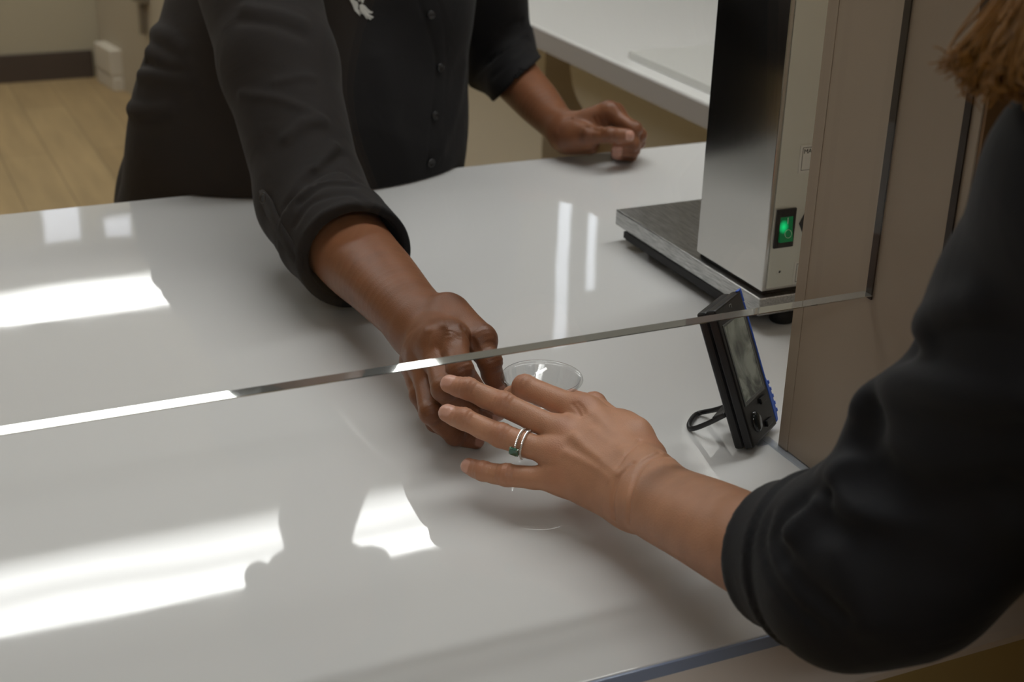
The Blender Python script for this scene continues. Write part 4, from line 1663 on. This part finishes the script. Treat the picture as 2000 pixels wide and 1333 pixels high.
lo, hi = bounds([c_hip, c_head, csh, csh_r, cea], .25)
P_k = surface(cust_core, (min(lo[0], .2), lo[1], ZC - .42), hi, .006)
parts = [P_h, P_k]
me = np_mesh('body', parts, skin_attrs(parts, [C_hand]))
link('body', me, M_skin_c, cust)
lo, hi = bounds([c_hip + V3(0, 0, -.15), c_neck, csh, csh_r + V3(.06, 0, -.4), ccut, cea, U(1640, 1250, .8)], .10)
M_shirt_c = cloth_mat('black_cotton', srgb(25, 26, 31), 0.72, 0.3, 900, 0.06, 16)
P_cs = surface(cust_shirt, lo, hi, .0030)
cshirt = link('shirt', np_mesh('shirt', [P_cs]), M_shirt_c, cust)
tq_ = surface(trousers(c_hip + V3(0, 0, 0), 1), c_hip - V3(.32, .3, ZC - .05), c_hip + V3(.32, .3, .1), .010)
link('trousers', np_mesh('trousers', [tq_]), M_trous, cust)
for q in (-1, 1):
    a = V3(c_hip[0] + q * .095, c_hip[1] + .03, 0)
    f_ = lambda P: np.maximum(cone(P, a + V3(0, -.03, .045), a + V3(0, .13, .028), .044, .034, V3(0, 0, 1), .9), .001 - P[:, 2])
    link('shoe', np_mesh('shoe', [surface(f_, a - V3(.07, .12, .02), a + V3(.07, .20, .12), .006)]), M_shoe, cust)

# blonde hair: a cap on the head and long locks falling forward over the shoulder
M_hair_b = mat('golden_blonde_hair', srgb(140, 98, 42), 0.5, var=0.35, vscale=30, stretch=(4, 4, .5))
hf2, hu2 = unit(V3(-.35, .85, -.35)), unit(V3(-.1, .35, .93))


def cap_sd(P):
    d = ball(P, c_head + hu2 * .042 - hf2 * .026, .094)
    return smax(d, -ball(P, c_head + hf2 * .10 - hu2 * .03, .088), .012)


hair = link('hair', np_mesh('hair', [surface(cap_sd, c_head - .2, c_head + .2, .004)]), M_hair_b, cust)
bm = bmesh.new()
root = c_head + hu2 * .05 + V3(-.075, .01, 0)
tips = [((1842, 128), .640), ((1870, 110), .635), ((1880, 150), .63), ((1905, 178), .632), ((1930, 150), .628), ((1960, 182), .626), ((1985, 165), .62),
        ((1900, 120), .645), ((1950, 120), .64), ((1990, 130), .61), ((2020, 190), .615), ((2040, 170), .60), ((1925, 185), .618)]
for i, ((x, y), w) in enumerate(tips):
    for k in range(44):
        tp = U(x + rng.normal() * 13, y + rng.normal() * 12, w + rng.normal() * .008)
        r0 = root + rng.normal(size=3) * V3(.018, .028, .02)
        md = r0 * .45 + U(2040 + rng.normal() * 60, 10 + rng.normal() * 45, .615 + rng.normal() * .012) * .55
        cv = spline([r0, md, U(x * .5 + 1000 + rng.normal() * 24, y * .62 + rng.normal() * 16, w - .004 + rng.normal() * .006), tp], 7)
        rr = [.0012 * (1 - .78 * j / (len(cv) - 1)) for j in range(len(cv))]
        add_tube(bm, cv, rr, 6)
from_bm('locks', bm, M_hair_b, hair)

# rings on the ring finger
rf = C_f[2]
a, b = rf.P[0], rf.P[1]
M_silver = mat('white_gold', (0.80, 0.77, 0.71, 1), 0.16, 1.0)
M_diam = mat('diamond', (0.9, 0.9, 0.88, 1), 0.05, 0.6)
M_green = mat('emerald', srgb(0, 84, 58), 0.06, spec=0.8, coat=0.6)
tt = unit(b - a)
nn = rf.N[0]
ss = np.cross(tt, nn)


def ring_at(x, y):
    p = trace(C_sd, x, y)
    return float((p - a) @ tt)


def band(u0, slant):
    c = a + tt * u0
    out = []
    for t in np.linspace(0, 2 * math.pi, 49)[:-1]:
        dr = nn * math.cos(t) + ss * math.sin(t)
        # outwards until the skin
        q = c + tt * slant * math.sin(t)
        lo_, hi_ = .004, .016
        for _ in range(18):
            m_ = (lo_ + hi_) / 2
            if C_sd((q + dr * m_)[None])[0] < 0: lo_ = m_
            else: hi_ = m_
        out.append((q + dr * min(lo_ + .0006, .0105), dr))
    return out


for nm, (x, y), lab in (('engagement_ring', (1008, 868), 'jewelled ring with a square green stone'), ('wedding_band', (1018, 874), 'narrow band set with small clear stones')):
    bd = band(ring_at(x, y), .0004)
    bm = bmesh.new()
    add_tube(bm, [p for p, _ in bd], .0009, 8, True)
    rg = tag(from_bm(nm, bm, M_silver, cust), lab)
    # pave stones on the side that shows
    bm = bmesh.new()
    for p, dr in bd:
        if dr @ DV > -.1:
            bmesh.ops.create_icosphere(bm, subdivisions=1, radius=.00085, matrix=Matrix.Translation(p + dr * .0007))
    from_bm('small_stones', bm, M_diam, rg)
    if nm == 'engagement_ring':
        want = U(1000, 896, 1.045)
        i = int(np.argmin([np.linalg.norm(p - want) for p, _ in bd]))
        p, dr = bd[i]
        s_ = np.cross(tt, dr)
        G = Matrix(((tt[0], s_[0], dr[0], p[0]), (tt[1], s_[1], dr[1], p[1]), (tt[2], s_[2], dr[2], p[2]), (0, 0, 0, 1)))
        bm = bmesh.new()
        add_box(bm, (-.0036, -.0031, .0012), (.0036, .0031, .0036), .0007, 0, G)
        tag(from_bm('green_stone', bm, M_green, rg), 'square-cut green stone')
        bm = bmesh.new()
        for ax in (-1, 1):
            for ay in (-1, 1):
                add_tube(bm, [G @ Vector((ax * .0022, ay * .0018, -.0003)), G @ Vector((ax * .0032, ay * .0028, .0022)), G @ Vector((ax * .0028, ay * .0024, .0037))], .0004, 6)
        add_lathe(bm, [(.0022, -.0002), (.0034, .0008), (.0034, .0014)], G, 4)
        from_bm('setting', bm, M_silver, rg)

# ------------------------------------------------------------------ world and view
wd = bpy.data.worlds.new('world')
scene.world = wd
wd.use_nodes = True
wd.node_tree.nodes['Background'].inputs[0].default_value = (0.9, 0.92, 1.0, 1)
wd.node_tree.nodes['Background'].inputs[1].default_value = 0.0
scene.view_settings.view_transform = 'Standard'
scene.view_settings.look = 'None'
scene.view_settings.exposure = -0.02
scene.view_settings.gamma = 1.0
scene.view_settings.use_curve_mapping = False
